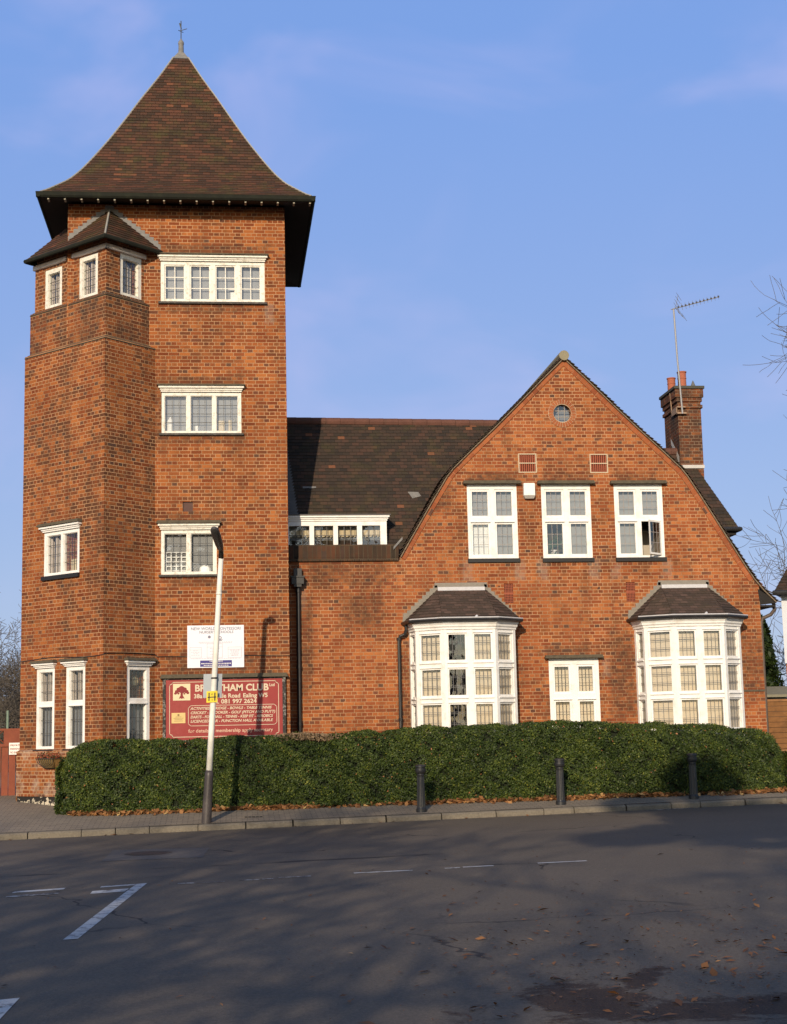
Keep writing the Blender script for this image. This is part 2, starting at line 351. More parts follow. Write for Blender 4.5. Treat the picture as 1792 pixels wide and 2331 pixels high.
def window(P, a0, a1, z0, z1, ncol=2, rows=(), lead=(3, 4), white='new', cornice=0.0, hood=0.0, sill='old', fills=None, jamb=.065, mull=.075, head=.075, bot=.05, trans=.10, came=None, opened=None, sub=True, label=None, hoodz=.05, casw=.028):
    mw_ = M_white if white == 'new' else M_white_old
    f = MB(); dF, dB = -.015, -.10
    def bx(x0, x1, y0, y1, d0, d1, m=f): m.box((x0, d0, y0), (x1, d1, y1), lambda a, d, z: P(a, d, z))
    bx(a0, a0+jamb, z0, z1, dB, dF); bx(a1-jamb, a1, z0, z1, dB, dF)
    bx(a0+jamb, a1-jamb, z1-head, z1, dB, dF); bx(a0+jamb, a1-jamb, z0, z0+bot, dB, dF-.004)
    xs = [a0+jamb]; wl = (a1-a0-2*jamb-(ncol-1)*mull)/ncol
    cols_ = [(a0+jamb+i*(wl+mull), a0+jamb+i*(wl+mull)+wl) for i in range(ncol)]
    for i in range(ncol-1): bx(cols_[i][1], cols_[i+1][0], z0+bot, z1-head, dB, dF-.002)
    zz = [z0+bot]
    for r in rows: zz += [r-trans/2, r+trans/2]
    zz.append(z1-head)
    rws = [(zz[2*i], zz[2*i+1]) for i in range(len(rows)+1)][::-1]       # top row first
    for r in rows:
        for (c0, c1) in cols_:
            bx(c0, c1, r-trans/2, r+trans/2, dB, dF-.003); bx(c0-.008, c1+.008, r-trans/2-.004, r-trans/2+.018, dF-.003, dF+.022)
    lights = [(c, r) for r in rws for c in cols_]
    g = MB(); le = MB(); fl = {}
    came_m = came or M_came; nx, ny = lead
    cw = .0045 if came is None else (.009 if came is M_white_old else .004)
    op = None
    for li, ((c0, c1), (r0, r1)) in enumerate(lights):
        if opened == li: op = (c0, c1, r0, r1); continue
        bx(c0, c0+casw, r0, r1, dB, dF-.022); bx(c1-casw, c1, r0, r1, dB, dF-.022)
        bx(c0+casw, c1-casw, r1-casw, r1, dB, dF-.022); bx(c0+casw, c1-casw, r0, r0+casw, dB, dF-.022)
        x0, x1, y0, y1 = c0+casw, c1-casw, r0+casw, r1-casw
        tw = random.uniform(-.002, .002)
        g.poly([P(x0, dB+.03+tw, y0), P(x1, dB+.03-tw, y0), P(x1, dB+.03-tw, y1), P(x0, dB+.03+tw, y1)])
        for k in range(1, nx):
            a = x0+(x1-x0)*k/nx; bx(a-cw, a+cw, y0, y1, dB+.028, dB+.040, le)
        for k in range(1, ny):
            z = y0+(y1-y0)*k/ny; bx(x0, x1, z-cw, z+cw, dB+.029, dB+.041, le)
        kind = (fills or ['net'])[li % len(fills or ['net'])]
        fl.setdefault(kind, MB()); m = fl[kind]
        if kind in ('net', 'netdim', 'white'):
            nn = 7; e0, e1 = x0-.06, x1+.06; pts = [(e0+(e1-e0)*k/nn, -.17+.003*math.sin(k*2.3+li)+.004*(li % 2)) for k in range(nn+1)]
            for k in range(nn): m.poly([P(pts[k][0], pts[k][1], y0-.04), P(pts[k+1][0], pts[k+1][1], y0-.04), P(pts[k+1][0], pts[k+1][1], y1+.09), P(pts[k][0], pts[k][1], y1+.09)])
        elif kind == 'blind':
            k = 0; a = x0-.02; ang = R(random.uniform(3, 6))
            while a < x1+.02:
                h = .036; m.poly([P(a-h*math.cos(ang), -.21+h*math.sin(ang), y0-.05), P(a+h*math.cos(ang), -.21-h*math.sin(ang), y0-.05), P(a+h*math.cos(ang), -.21-h*math.sin(ang), y1-.03), P(a-h*math.cos(ang), -.21+h*math.sin(ang), y1-.03)])
                a += .068
        elif kind == 'gapblind':
            a = x0; ang = R(62)
            while a < x1+.02:
                h = .036; m.poly([P(a-h*math.cos(ang), -.21+h*math.sin(ang), y0-.05), P(a+h*math.cos(ang), -.21-h*math.sin(ang), y0-.05), P(a+h*math.cos(ang), -.21-h*math.sin(ang), y1-.0), P(a-h*math.cos(ang), -.21+h*math.sin(ang), y1-.0)])
                a += .062
        elif kind == 'cafe':
            nn = 12
            for k in range(nn):
                b0, b1 = x0+(x1-x0)*k/nn, x0+(x1-x0)*(k+1)/nn
                s0, s1 = -.19+.018*math.sin(k*1.9), -.19+.018*math.sin((k+1)*1.9); zb = y0+(y1-y0)*(.46+.02*math.sin(k*2.5)); zt = y1-(y1-y0)*.20
                m.poly([P(b0, s0, zb), P(b1, s1, zb), P(b1, s1, zt), P(b0, s0, zt)])
        elif kind == 'drape':
            for (b0, b1) in ((x0-.03, x0+(x1-x0)*.22), (x0+(x1-x0)*.30, x0+(x1-x0)*.78)):
                nn = 6
                for k in range(nn):
                    e0, e1 = b0+(b1-b0)*k/nn, b0+(b1-b0)*(k+1)/nn
                    s0, s1 = -.135+.015*math.sin(k*2.1), -.135+.015*math.sin((k+1)*2.1)
                    m.poly([P(e0, s0, y0-.03), P(e1, s1, y0-.03), P(e1, s1, y1-(y1-y0)*.2*(k/nn)), P(e0, s0, y1-(y1-y0)*.2*((k-1)/nn if k else 0))])
        elif kind == 'halfnet':
            nn = 9
            for k in range(nn):
                b0, b1 = x0+(x1-x0)*k/nn, x0+(x1-x0)*(k+1)/nn; zt = y0+(y1-y0)*.33
                m.poly([P(b0, -.17+.012*math.sin(k*2), y0-.03), P(b1, -.17+.012*math.sin(k*2+2), y0-.03), P(b1, -.17+.012*math.sin(k*2+2), zt), P(b0, -.17+.012*math.sin(k*2), zt)])
    if cornice:
        c = cornice; zt = z1
        for (d1, e, h0, h1) in ((.03, .012, 0, .3), (.055, .03, .3, .62), (.095, .06, .62, 1.0)):
            bx(a0-e, a1+e, zt+c*h0, zt+c*h1, dB, d1)
    fr = f.build('window', mw_, house)
    if label: fr['label'] = label
    g.build('pane', M_glass, fr); le.build('leading', came_m, fr)
    mats = dict(white=M_glare, net=M_net, netdim=M_netdim, blind=M_blind, gapblind=M_netdim, cafe=M_cream, drape=M_drape, halfnet=M_cream)
    for k, m in fl.items():
        if m.f: m.build('blind' if 'blind' in k else 'curtain', mats[k], fr)  # the white fill, also built here, stands for a pane's reflection
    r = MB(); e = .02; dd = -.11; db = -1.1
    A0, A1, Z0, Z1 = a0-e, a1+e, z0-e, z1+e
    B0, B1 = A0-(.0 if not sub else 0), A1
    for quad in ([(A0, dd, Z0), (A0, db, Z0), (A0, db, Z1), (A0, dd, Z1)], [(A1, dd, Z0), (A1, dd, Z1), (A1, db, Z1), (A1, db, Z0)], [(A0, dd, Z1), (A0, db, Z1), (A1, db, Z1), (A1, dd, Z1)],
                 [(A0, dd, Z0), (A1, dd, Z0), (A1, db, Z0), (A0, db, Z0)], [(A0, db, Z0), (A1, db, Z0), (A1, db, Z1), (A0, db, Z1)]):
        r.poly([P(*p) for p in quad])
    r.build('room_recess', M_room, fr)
    if op:
        c0, c1, r0, r1 = op; cs = MB(); gp = MB(); lp = MB()
        hx, th = c1, R(38)          # hinged on its right edge, swung outwards
        def OP(a, d, z):
            x = a-hx; return P(hx + x*math.cos(th) - d*math.sin(th)*0, dF-.01 + (-x)*math.sin(th) + d, z)
        W = c1-c0
        for (x0, x1, y0, y1) in ((c0, c0+.04, r0, r1), (c1-.04, c1, r0, r1), (c0+.04, c1-.04, r1-.04, r1), (c0+.04, c1-.04, r0, r0+.04)): cs.box((x0, -.02, y0), (x1, .02, y1), OP)
        x0, x1, y0, y1 = c0+.04, c1-.04, r0+.04, r1-.04
        gp.poly([OP(x0, 0, y0), OP(x1, 0, y0), OP(x1, 0, y1), OP(x0, 0, y1)])
        for k in range(1, nx): lp.box((x0+(x1-x0)*k/nx-.006, -.006, y0), (x0+(x1-x0)*k/nx+.006, .006, y1), OP)
        for k in range(1, ny): lp.box((x0, -.007, y0+(y1-y0)*k/ny-.006), (x1, .007, y0+(y1-y0)*k/ny+.006), OP)
        co = cs.build('casement', mw_, fr); co['label'] = 'white casement swung open'; gp.build('pane', M_glass, fr); lp.build('leading', came_m, fr)
    if hood:
        h = MB(); zt = z1+cornice+.004
        for (d1, ee, h0, h1) in ((.135, .09, 0, hoodz*.5), (.115, .075, hoodz*.5, hoodz)):
            bx(a0-ee, a1+ee, zt+h0, zt+h1, -.08, d1, h)
        h.build('hood', M_hood, fr)
    if sill:
        s_ = MB()
        if sill == 'black': bx(a0-.02, a1+.02, z0-.085, z0-.002, -.08, .055, s_); s_.build('sill', M_sillblack, fr)
        else: bx(a0-.045, a1+.045, z0-.045, z0-.002, -.08, .06, s_); s_.build('sill', M_sill, fr)
    return fr

# --- tower
tw = MB()
T_holes = [rect(-1.32, .89, 10.84, 11.74), rect(-1.30, .37, 7.99, 8.88), rect(-1.31, -.16, 5.01, 5.95), rect(-.86, -.65, 6.33, 6.54)]
wall_faces(tw, FRONT, rect(-3.27, 1.33, 0, 12.97), T_holes)
tw.poly([(1.33, 0, 0), (1.33, 5, 0), (1.33, 5, 12.97), (1.33, 0, 12.97)])
tw.poly([(-3.27, 5, 0), (-3.27, 0, 0), (-3.27, 0, 12.97), (-3.27, 5, 12.97)])
tw.poly([(1.33, 5, 0), (-3.27, 5, 0), (-3.27, 5, 12.97), (1.33, 5, 12.97)])
tw.build('tower_wall', M_brick, house)
window(FRONT, -1.32, .89, 10.84, 11.74, 4, (), (2, 3), 'old', cornice=.12, hood=.1, came=M_white_old, fills=['net'], hoodz=.03, mull=.10, jamb=.08)
window(FRONT, -1.30, .37, 7.99, 8.88, 3, (), (3, 4), 'old', cornice=.12, hood=.1, fills=['net'], hoodz=.03, mull=.08, casw=.012)
window(FRONT, -1.31, -.16, 5.01, 5.95, 2, (), (3, 4), 'old', cornice=.12, hood=.1, fills=['net'], hoodz=.06, casw=.014)
vt = MB(); vt.box((-.86, -.06, 6.33), (-.65, -.04, 6.54), lambda a, d, z: FRONT(a, d, z)); vt.build('vent_cover', plain('rusty vent', (.10, .055, .045), .8), house)

# --- turret standing cornerwise at the tower's corner: three stages, each set back a little
G_L = [(-2.08, -1.49, 1.49, 3.14), (-1.14, -.54, 1.49, 3.14)]; T_L = (-1.89, -.75, 5.03, 5.95); G_R = (.62, 1.24, 1.49, 3.13)
PL, PRt = pl_facet('L'), pl_facet('R')
ta = MB()
wall_faces(ta, PL, rect(-2.60, 0, 1.42, 9.83), [rect(*h) for h in G_L]+[rect(*T_L)])
wall_faces(ta, PRt, rect(0, 1.371, 1.42, 9.83), [rect(*G_R)])
c0 = Vector(PL(-2.60, 0, 0))
def retwall(mb, p, z0, z1): mb.poly([(p.x+.97, p.y+.97, z0), (p.x, p.y, z0), (p.x, p.y, z1), (p.x+.97, p.y+.97, z1)])
retwall(ta, c0, 0, 9.83)
ta.build('turret_wall', M_brick_turret, house)
pb = MB(); PLb, PRb = pl_facet('L', -.06), pl_facet('R', -.06)
wall_faces(pb, PLb, rect(-2.62, .06, .55, 1.46), []); wall_faces(pb, PRb, rect(-.06, 1.30, .1, 1.46), [])
for (P_, a0, a1) in ((PL, -2.6, 0), (PRt, 0, 1.3)): pb.poly([P_(a0, .06, 1.46), P_(a1, .06, 1.46), P_(a1, -.02, 1.50), P_(a0, -.02, 1.50)])
pe = Vector(PLb(-2.62, 0, 0)); retwall(pb, pe, .2, 1.46)
pb.build('plinth', M_brick_base, house)
bt = MB(); wall_faces(bt, PLb, rect(-2.60, .03, .1, .55), [], d=-.015); retwall(bt, Vector(PLb(-2.60, -.015, 0)), .1, .55)
n_ = NT('flaking bitumen band'); pz = n_.pos(); zc = n_.n('ShaderNodeSeparateXYZ', {0: pz}).outputs[2]
fk = n_.math('ADD', n_.noise(pz, 9, 4, .65), n_.rng(zc, .35, .6, .18, -.12))
n_.bsdf(n_.mix(n_.rng(fk, .56, .60), (.022, .019, .017), (.55, .48, .36)), .9)
bt.build('damp_course', n_.m, house)
tb = MB(); PL2, PR2 = pl_facet('L', .09), pl_facet('R', .09)
wall_faces(tb, PL2, rect(-2.55, -.09, 9.83, 10.78), []); wall_faces(tb, PR2, rect(.09, 1.30, 9.83, 10.78), [])
retwall(tb, Vector(PL2(-2.55, 0, 0)), 9.83, 10.78)
tb.build('turret_band', M_brick_soot, house)
tcm = MB(); PL3, PR3 = pl_facet('L', .17), pl_facet('R', .17)
O_L = [(-2.17, -1.60, 10.84, 11.70), (-1.04, -.44, 10.84, 11.74)]; O_R = (.54, 1.14, 10.86, 11.76)
wall_faces(tcm, PL3, rect(-2.50, -.17, 10.78, 12.0), [rect(*h) for h in O_L]); wall_faces(tcm, PR3, rect(.17, 1.22, 10.78, 12.0), [rect(*O_R)])
retwall(tcm, Vector(PL3(-2.50, 0, 0)), 10.78, 12.0)
tcm.build('turret_top_wall', M_brick_turret, house)
st = MB()
for (z, P_lo, P_hi, l0, l1, il, ih) in ((9.83, (PL, PRt), (PL2, PR2), 2.6, 1.37, 0, .09), (10.78, (PL2, PR2), (PL3, PR3), 2.55, 1.30, .09, .17)):
    for P_a, P_b, a0, a1, b0, b1_ in ((P_lo[0], P_hi[0], -l0, .018-il, -l0, -ih), (P_lo[1], P_hi[1], il-.018, l1, ih, l1)):
        st.poly([P_a(a0, .018, z-.035), P_a(a1, .018, z-.035), P_b(b1_, .0, z+.05), P_b(b0, .0, z+.05)])
        st.poly([P_a(a0, .0, z-.05), P_a(a1, .0, z-.05), P_a(a1, .018, z-.035), P_a(a0, .018, z-.035)])
st.build('set_off', M_hood, house)
for h in G_L: window(PL, *h, 1, (2.40,), (4, 3), 'new', cornice=.10, hood=.1, sill='black', fills=['drape', 'netdim'], jamb=.085, hoodz=.05, casw=.012, head=.08)
window(PRt, *G_R, 1, (2.42,), (4, 3), 'new', cornice=.10, hood=.1, sill='black', fills=['none', 'netdim'], jamb=.085, hoodz=.05, casw=.012, head=.08)
window(PL, *T_L, 2, (), (3, 4), 'new', cornice=.11, hood=.1, sill='black', fills=['drape', 'halfnet'], hoodz=.06, casw=.012, jamb=.08)
for h in O_L: window(PL3, *h, 1, (), (3, 4), 'old', sill=None, fills=['drape'], jamb=.09, head=.10, casw=.01, bot=.06)
window(PR3, *O_R, 1, (), (3, 4), 'old', sill=None, fills=['drape'], jamb=.09, head=.10, casw=.01, bot=.06)
fa = MB()
for (P_, a0, a1) in ((PL3, -2.52, -1.42), (PL3, -1.22, -.115), (PR3, .115, 1.22)): fa.box((a0, -.02, 11.76), (a1, .055, 11.86), lambda a, d, z, P_=P_: P_(a, d, z))
fa.build('turret_fascia', plain('grubby white fascia', (.66, .58, .52), .7, var=.12, scale=8, dirt=(.36, .28, .22), dscale=12, dmax=.6), house)
# turret roof: a pyramid that the tower's corner cuts into
rf = MB(); Ep, El, Er = (-2.40, -1.12, 11.94), (-4.21, .69, 11.94), (-.41, .87, 11.94); Ac = (-2.40, .87, 13.56); Eb = (-3.2, 1.70, 11.94)
def slope_to_wall(mb):
    tiled(mb, [El, Ep, Ac], .1); tiled(mb, [Ep, Er, Ac], .1); tiled(mb, [Eb, El, Ac], .1)
slope_to_wall(rf); rf.build('turret_roof', M_tile_tower, house)
tg = MB()
tg.tube([(-3.30, 1.60, 11.90), (-4.23, .69, 11.90), (-2.40, -1.15, 11.90), (-1.30, -.05, 11.90)], .05, 8); tg.build('turret_gutter', M_gut, house)
hp = MB(); hp.tube([(-2.40, -1.11, 11.965), (-2.40, .0, 12.865)], .022, 6); hp.build('hip_ridge', M_cement, house)
fs = MB()
def stepped(mb, xa, za, xb, zb, y, step=.0755, up=.085, dn_=.02):
    sl = (zb-za)/abs(xb-xa); sgn = 1 if xb > xa else -1; dx = step/abs(sl); x = 0.0
    while x < abs(xb-xa)-1e-4:
        x1 = min(x+dx, abs(xb-xa)); z0_, z1_ = za+sl*x, za+sl*x1; u_ = up+random.uniform(-.012, .012)
        q = [(xa+sgn*x, y, z0_-dn_), (xa+sgn*x1, y, z1_-dn_), (xa+sgn*x1, y, z0_+u_-.01), (xa+sgn*x, y, z0_+u_)]
        mb.poly(q if sgn > 0 else q[::-1]); x = x1
stepped(fs, -2.40, 12.86, -3.262, 12.165, -.012); stepped(fs, -2.40, 12.86, -1.32, 11.99, -.012)
fs.build('stepped_flashing', M_lead, house)

# --- tower roof: bell-cast pyramid of plain tiles
prof = [(1.01, 13.0), (.96, 13.1), (.865, 13.36), (.81, 13.51), (.73, 13.82), (.635, 14.27), (.53, 14.80), (.42, 15.40), (.30, 16.08), (.17, 16.77), (.058, 17.43)]
cx, cy, hw, hd = -.95, 2.5, 2.845, 3.07
fine = []
for i in range(len(prof)-1):
    for k in range(10): fine.append((prof[i][0]+(prof[i+1][0]-prof[i][0])*k/10, prof[i][1]+(prof[i+1][1]-prof[i][1])*k/10))
fine.append(prof[-1])
sm = list(fine)
for _ in range(14): sm = [sm[0]]+[((sm[i-1][0]+2*sm[i][0]+sm[i+1][0])/4, (sm[i-1][1]+2*sm[i][1]+sm[i+1][1])/4) for i in range(1, len(sm)-1)]+[sm[-1]]
L_ = [0]
for i in range(1, len(sm)): L_.append(L_[-1]+math.hypot((sm[i][0]-sm[i-1][0])*hd, sm[i][1]-sm[i-1][1]))
def at(l):
    for i in range(1, len(sm)):
        if L_[i] >= l: k = (l-L_[i-1])/(L_[i]-L_[i-1]); return sm[i-1][0]+(sm[i][0]-sm[i-1][0])*k, sm[i-1][1]+(sm[i][1]-sm[i-1][1])*k
    return sm[-1]
tr = MB(); nc = int(L_[-1]/.1)
corner = [(-1, -1), (1, -1), (1, 1), (-1, 1)]
for k in range(nc):
    (s0, z0), (s1, z1) = at(k*.1), at((k+1)*.1)
    dz = z1-z0; dr = (s0-s1)*hd; nl = math.hypot(dz, dr); ox, oz = .016*dz/nl, .016*dr/nl
    for c in range(4):
        a, b = corner[c], corner[(c+1) % 4]
        pt = lambda cc, s, z, o=0: (cx+cc[0]*(s*hw+o), cy+cc[1]*(s*hd+o), z)
        A, B, C, D = pt(a, s0, z0+oz, ox), pt(b, s0, z0+oz, ox), pt(b, s1, z1+.002), pt(a, s1, z1+.002)
        ln = lambda p: p[0] if c % 2 == 0 else p[1]+30
        tr.poly([A, B, C, D], [(ln(A), k*.1+.001), (ln(B), k*.1+.001), (ln(C), k*.1+.098), (ln(D), k*.1+.098)])
        E_, F_ = pt(a, s0, z0), pt(b, s0, z0); tr.poly([E_, F_, B, A], [(ln(E_), k*.1+.001)]*4)
s_, z_ = at(nc*.1); tr.poly([pt(c, s_, z_) for c in corner])
tr.build('tower_roof', M_tile_tower, house)
hpm = MB()
for c in corner:
    pts = [at(l) for l in np.linspace(.05, L_[-1]-.02, 40)]
    hpm.tube([(cx+c[0]*s*hw, cy+c[1]*s*hd, z+.012) for s, z in pts], .018, 5)
hpm.build('hip_bonnets', M_cement, house)
so = MB()
for c in range(4):
    a, b = corner[c], corner[(c+1) % 4]
    i0 = ((a[0]*2.28+cx, a[1]*2.48+cy)); i1 = ((b[0]*2.28+cx, b[1]*2.48+cy))
    so.poly([(cx+b[0]*2.835, cy+b[1]*3.06, 12.90), (cx+a[0]*2.835, cy+a[1]*3.06, 12.90), (*i0, 13.02), (*i1, 13.02)])
    so.poly([(cx+a[0]*2.835, cy+a[1]*3.06, 12.90), (cx+b[0]*2.835, cy+b[1]*3.06, 12.90), (cx+b[0]*2.835, cy+b[1]*3.06, 13.0), (cx+a[0]*2.835, cy+a[1]*3.06, 13.0)])
so.build('soffit', M_soffit, house)
gt = MB(); gx, gy = 2.865, 3.10
for c in range(4):
    a, b = corner[c], corner[(c+1) % 4]
    A = Vector((cx+a[0]*gx, cy+a[1]*gy, 0)); B = Vector((cx+b[0]*gx, cy+b[1]*gy, 0)); d = (B-A).normalized(); nn = Vector((d.y, -d.x, 0))
    fr_ = lambda t, o, z, A=A, d=d, nn=nn: tuple(A + d*t + nn*o + Vector((0, 0, z)))
    prf = [(-.05, 13.00), (-.045, 12.93), (-.02, 12.895), (.02, 12.895), (.05, 12.93), (.06, 13.005), (.05, 13.005), (.04, 12.96), (-.03, 12.96)]
    ln = (B-A).length; e = .05
    for i in range(len(prf)):
        p, q = prf[i], prf[(i+1) % len(prf)]; gt.poly([fr_(-e, *p), fr_(ln+e, *p), fr_(ln+e, *q), fr_(-e, *q)])
    gt.poly([fr_(-e, *p) for p in prf]); gt.poly([fr_(ln+e, *p) for p in prf][::-1])
gt.build('tower_gutter', M_gut, house)
M_tip = plain('bare rafter end', (.42, .38, .30), .8)
for k in range(17):
    x = -3.62+k*.342; rb = MB(); rb.box((x-.018, -.575, 12.862), (x+.018, -.40, 12.892)); rb.build('rafter_end', M_tip, house)
fin = MB()
for c in range(4):
    a, b = corner[c], corner[(c+1) % 4]
    fin.poly([(cx+a[0]*.19, cy+a[1]*.19, 17.40), (cx+b[0]*.19, cy+b[1]*.19, 17.40), (cx+b[0]*.07, cy+b[1]*.07, 17.60), (cx+a[0]*.07, cy+a[1]*.07, 17.60)])
fin.lathe((cx, cy, 17.58), [(.08, 0), (.065, .04), (.06, .22), (.07, .27), (.065, .31), (.03, .36), (.015, .39)], 12)
fn = fin.build('finial', M_lead, house)
vn = MB(); vn.tube([(cx, cy, 17.9), (cx, cy, 18.42)], .012, 6)
vn.tube([(cx-.03, cy, 18.17), (cx+.14, cy, 18.23)], .009, 5); vn.tube([(cx-.035, cy+.0, 18.36), (cx+.005, cy, 18.22)], .016, 5); vn.tube([(cx-.06, cy-.05, 18.16), (cx+.05, cy+.08, 18.17)], .008, 5)
vn.build('weather_vane', plain('dark iron', (.05, .06, .07), .5), fn)

# --- gabled wing front
off = [(0, 9.93), (.5, 9.45), (1.15, 8.80), (1.65, 8.31), (2.15, 7.84), (2.6, 7.40), (2.74, 7.22), (3.05, 6.72), (3.35, 6.22), (3.6, 5.80), (3.8, 5.46), (4.0, 5.13), (4.15, 4.90), (4.35, 4.65), (4.62, 4.38)]
GX = 7.56
def gz(o):
    for i in range(1, len(off)):
        if off[i][0] >= o: k = (o-off[i-1][0])/(off[i][0]-off[i-1][0]); return off[i-1][1]+(off[i][1]-off[i-1][1])*k
    return off[-1][1]
dn = .06                                                      # brickwork stops just under the verge tiles
outl = [(1.33, 0), (11.79, 0), (11.79, gz(4.23)-dn)] + [(GX+o, z-dn) for o, z in off[::-1] if o < 4.2] + [(GX-o, z-dn) for o, z in off[1:] if o <= 3.8] + [(GX-3.86, 5.36), (1.33, 5.36)]
gw = [(5.29, 6.40, 5.39, 7.03), (6.945, 8.055, 5.385, 7.025), (8.585, 9.69, 5.385, 7.02)]; CWn = (6.975, 8.085, 1.5, 3.19)
oc = [(7.49+.2*math.cos(2*math.pi*k/20), 8.63+.215*math.sin(2*math.pi*k/20)) for k in range(20)]
ab = [(6.46, 6.87, 7.29, 7.72), (8.07, 8.48, 7.28, 7.71)]
b1, b2 = 5.11, 10.08
holes = [rect(*h) for h in gw]+[rect(*CWn), oc]+[rect(*h) for h in ab]+[rect(6.05, 6.25, 4.41, 4.84), rect(8.77, 8.97, 4.41, 4.84)]
hwm = MB(); wall_faces(hwm, WALL, outl, holes)
hwm.poly([(11.79, YW, 0), (11.79, 9, 0), (11.79, 9, 4.6), (11.79, YW, 4.6)])
hwm.build('gable_wall', M_brick_house, house)
cop = MB(); cop.box((1.335, .84, 5.36), (3.74, 1.14, 5.43)); cop.build('parapet_ledge', M_brick_cope, house)
cop = MB(); cop.box((1.335, .87, 5.43), (3.76, 1.12, 5.72)); cop.build('parapet_coping', M_brick_cope, house, bevel=.015)
vb = MB(); vl = 0
sides = [[(GX+o, z) for o, z in off if o <= 4.2], [(GX-o, z) for o, z in off if o <= 3.85]]
for sd_ in sides:
    sgn = 1 if sd_[1][0] > GX else -1; vl = 0
    def nrm(i):
        a = sd_[max(i-1, 0)]; b = sd_[min(i+1, len(sd_)-1)]; t = Vector((b[0]-a[0], b[1]-a[1])).normalized(); return Vector((-t.y, t.x))*(1 if sgn > 0 else -1)
    for i in range(len(sd_)-1):
        n0, n1 = nrm(i), nrm(i+1)
        if i == 0: n0 = Vector((0, 1))*1.35
        A, B = Vector(sd_[i]), Vector(sd_[i+1]); ln = (B-A).length
        p = [A-n0*.05, B-n1*.05, B-n1*.16, A-n0*.16]; y = YW-.02
        vb.poly([(q.x, y, q.y) for q in (p if sgn < 0 else p[::-1])][::1], [(vl*0+.01, vl), (.01, vl+ln), (.14, vl+ln), (.14, vl)][::(1 if sgn < 0 else -1)])
        for a_, b_ in ((p[3], p[2]), (p[0], p[1])): vb.poly([(a_.x, y, a_.y), (b_.x, y, b_.y), (b_.x, YW, b_.y), (a_.x, YW, a_.y)])
        vl += ln
vb.build('verge_band', M_brick_verge, house)
# gable roof (goes back), undercloak and tile ends along the verge
gr = MB(); uc = MB(); te = MB()
for sd_ in [[(GX+o, z) for o, z in off], [(GX-o, z) for o, z in off if o <= 3.85]]:
    sgn = 1 if sd_[1][0] > GX else -1
    for i in range(len(sd_)-1):
        A, B = Vector(sd_[i]), Vector(sd_[i+1]); ln = (B-A).length; t = (B-A)/ln; nn = Vector((-t.y, t.x))*sgn
        k = 0.0
        uc.box((0, YW-.07, -.052), (ln, YW+.25, -.028), lambda a, d, z, A=A, t=t, nn=nn: (A.x+t.x*a+nn.x*z, d, A.y+t.y*a+nn.y*z))
        while k < ln-.02:
            g_ = min(.105, ln-k)
            f_ = lambda a, d, z, A=A, t=t, nn=nn: (A.x+t.x*a+nn.x*z, d, A.y+t.y*a+nn.y*z)
            # one course: sits on the one below, its lower end lifted
            h0, h1 = -.012, .024; jy = random.uniform(-.02, .02)
            P8 = [f_(k-.03, YW-.085+jy, h0-.012), f_(k+g_, YW-.085+jy, h1-.012), f_(k+g_, YW-.085+jy, h1+.004), f_(k-.03, YW-.085+jy, h0+.004)]
            Q8 = [f_(k-.03, 8.0, h0-.012), f_(k+g_, 8.0, h1-.012), f_(k+g_, 8.0, h1+.004), f_(k-.03, 8.0, h0+.004)]
            te.add(P8+Q8, [(0, 1, 2, 3), (4, 7, 6, 5), (3, 2, 6, 7), (1, 5, 6, 2), (0, 4, 5, 1), (0, 3, 7, 4)])
            k += .105
uc.build('undercloak', plain('verge mortar', (.20, .15, .10), .9, var=.4, scale=25, dirt=(.03, .026, .02), dscale=20, dmax=1.0), house)
te.build('gable_roof', M_tile_house, house)
bk = MB(); bk.poly([(GX+o, 8, z) for o, z in off if o <= 4.2]+[(11.79, 8, 0), (3.7, 8, 0)]+[(GX-o, 8, z) for o, z in off[::-1] if 0 < o <= 3.85]); bk.build('rear_gable_wall', M_brick_house, house)
rc = MB(); rc.tube([(GX, YW-.11, 9.93), (GX, 8, 9.93)], .115, 12); rc.build('ridge_cap', M_capstone, house)
ba = MB(); ba.poly([(11.75, YW-.02, 4.66), (11.79, YW-.02, 4.30), (12.17, YW-.02, 4.34), (12.12, YW-.02, 4.42)]); ba.box((11.79, YW, 4.26), (12.14, 6, 4.30)); ba.build('eaves_board', M_soffit, house)
fl_ = dict(white='new', cornice=0, hood=.1, sill='black', jamb=.07, mull=.10, head=.11, trans=.10, hoodz=.07, casw=.045)
for i, h in enumerate(gw): window(WALL, *h, 2, (6.245,), (3, 3), fills=[['net', 'net', 'white', 'net'], ['net', 'net', 'none', 'net'], ['net', 'net', 'net', 'none']][i], opened=3 if i == 2 else None, came=plain('pale leading', (.34, .30, .27), .6), **fl_)
window(WALL, *CWn, 2, (2.37,), (4, 3), fills=['blind'], **{**fl_, 'sill': 'old', 'trans': .13, 'head': .13, 'jamb': .09, 'mull': .13})
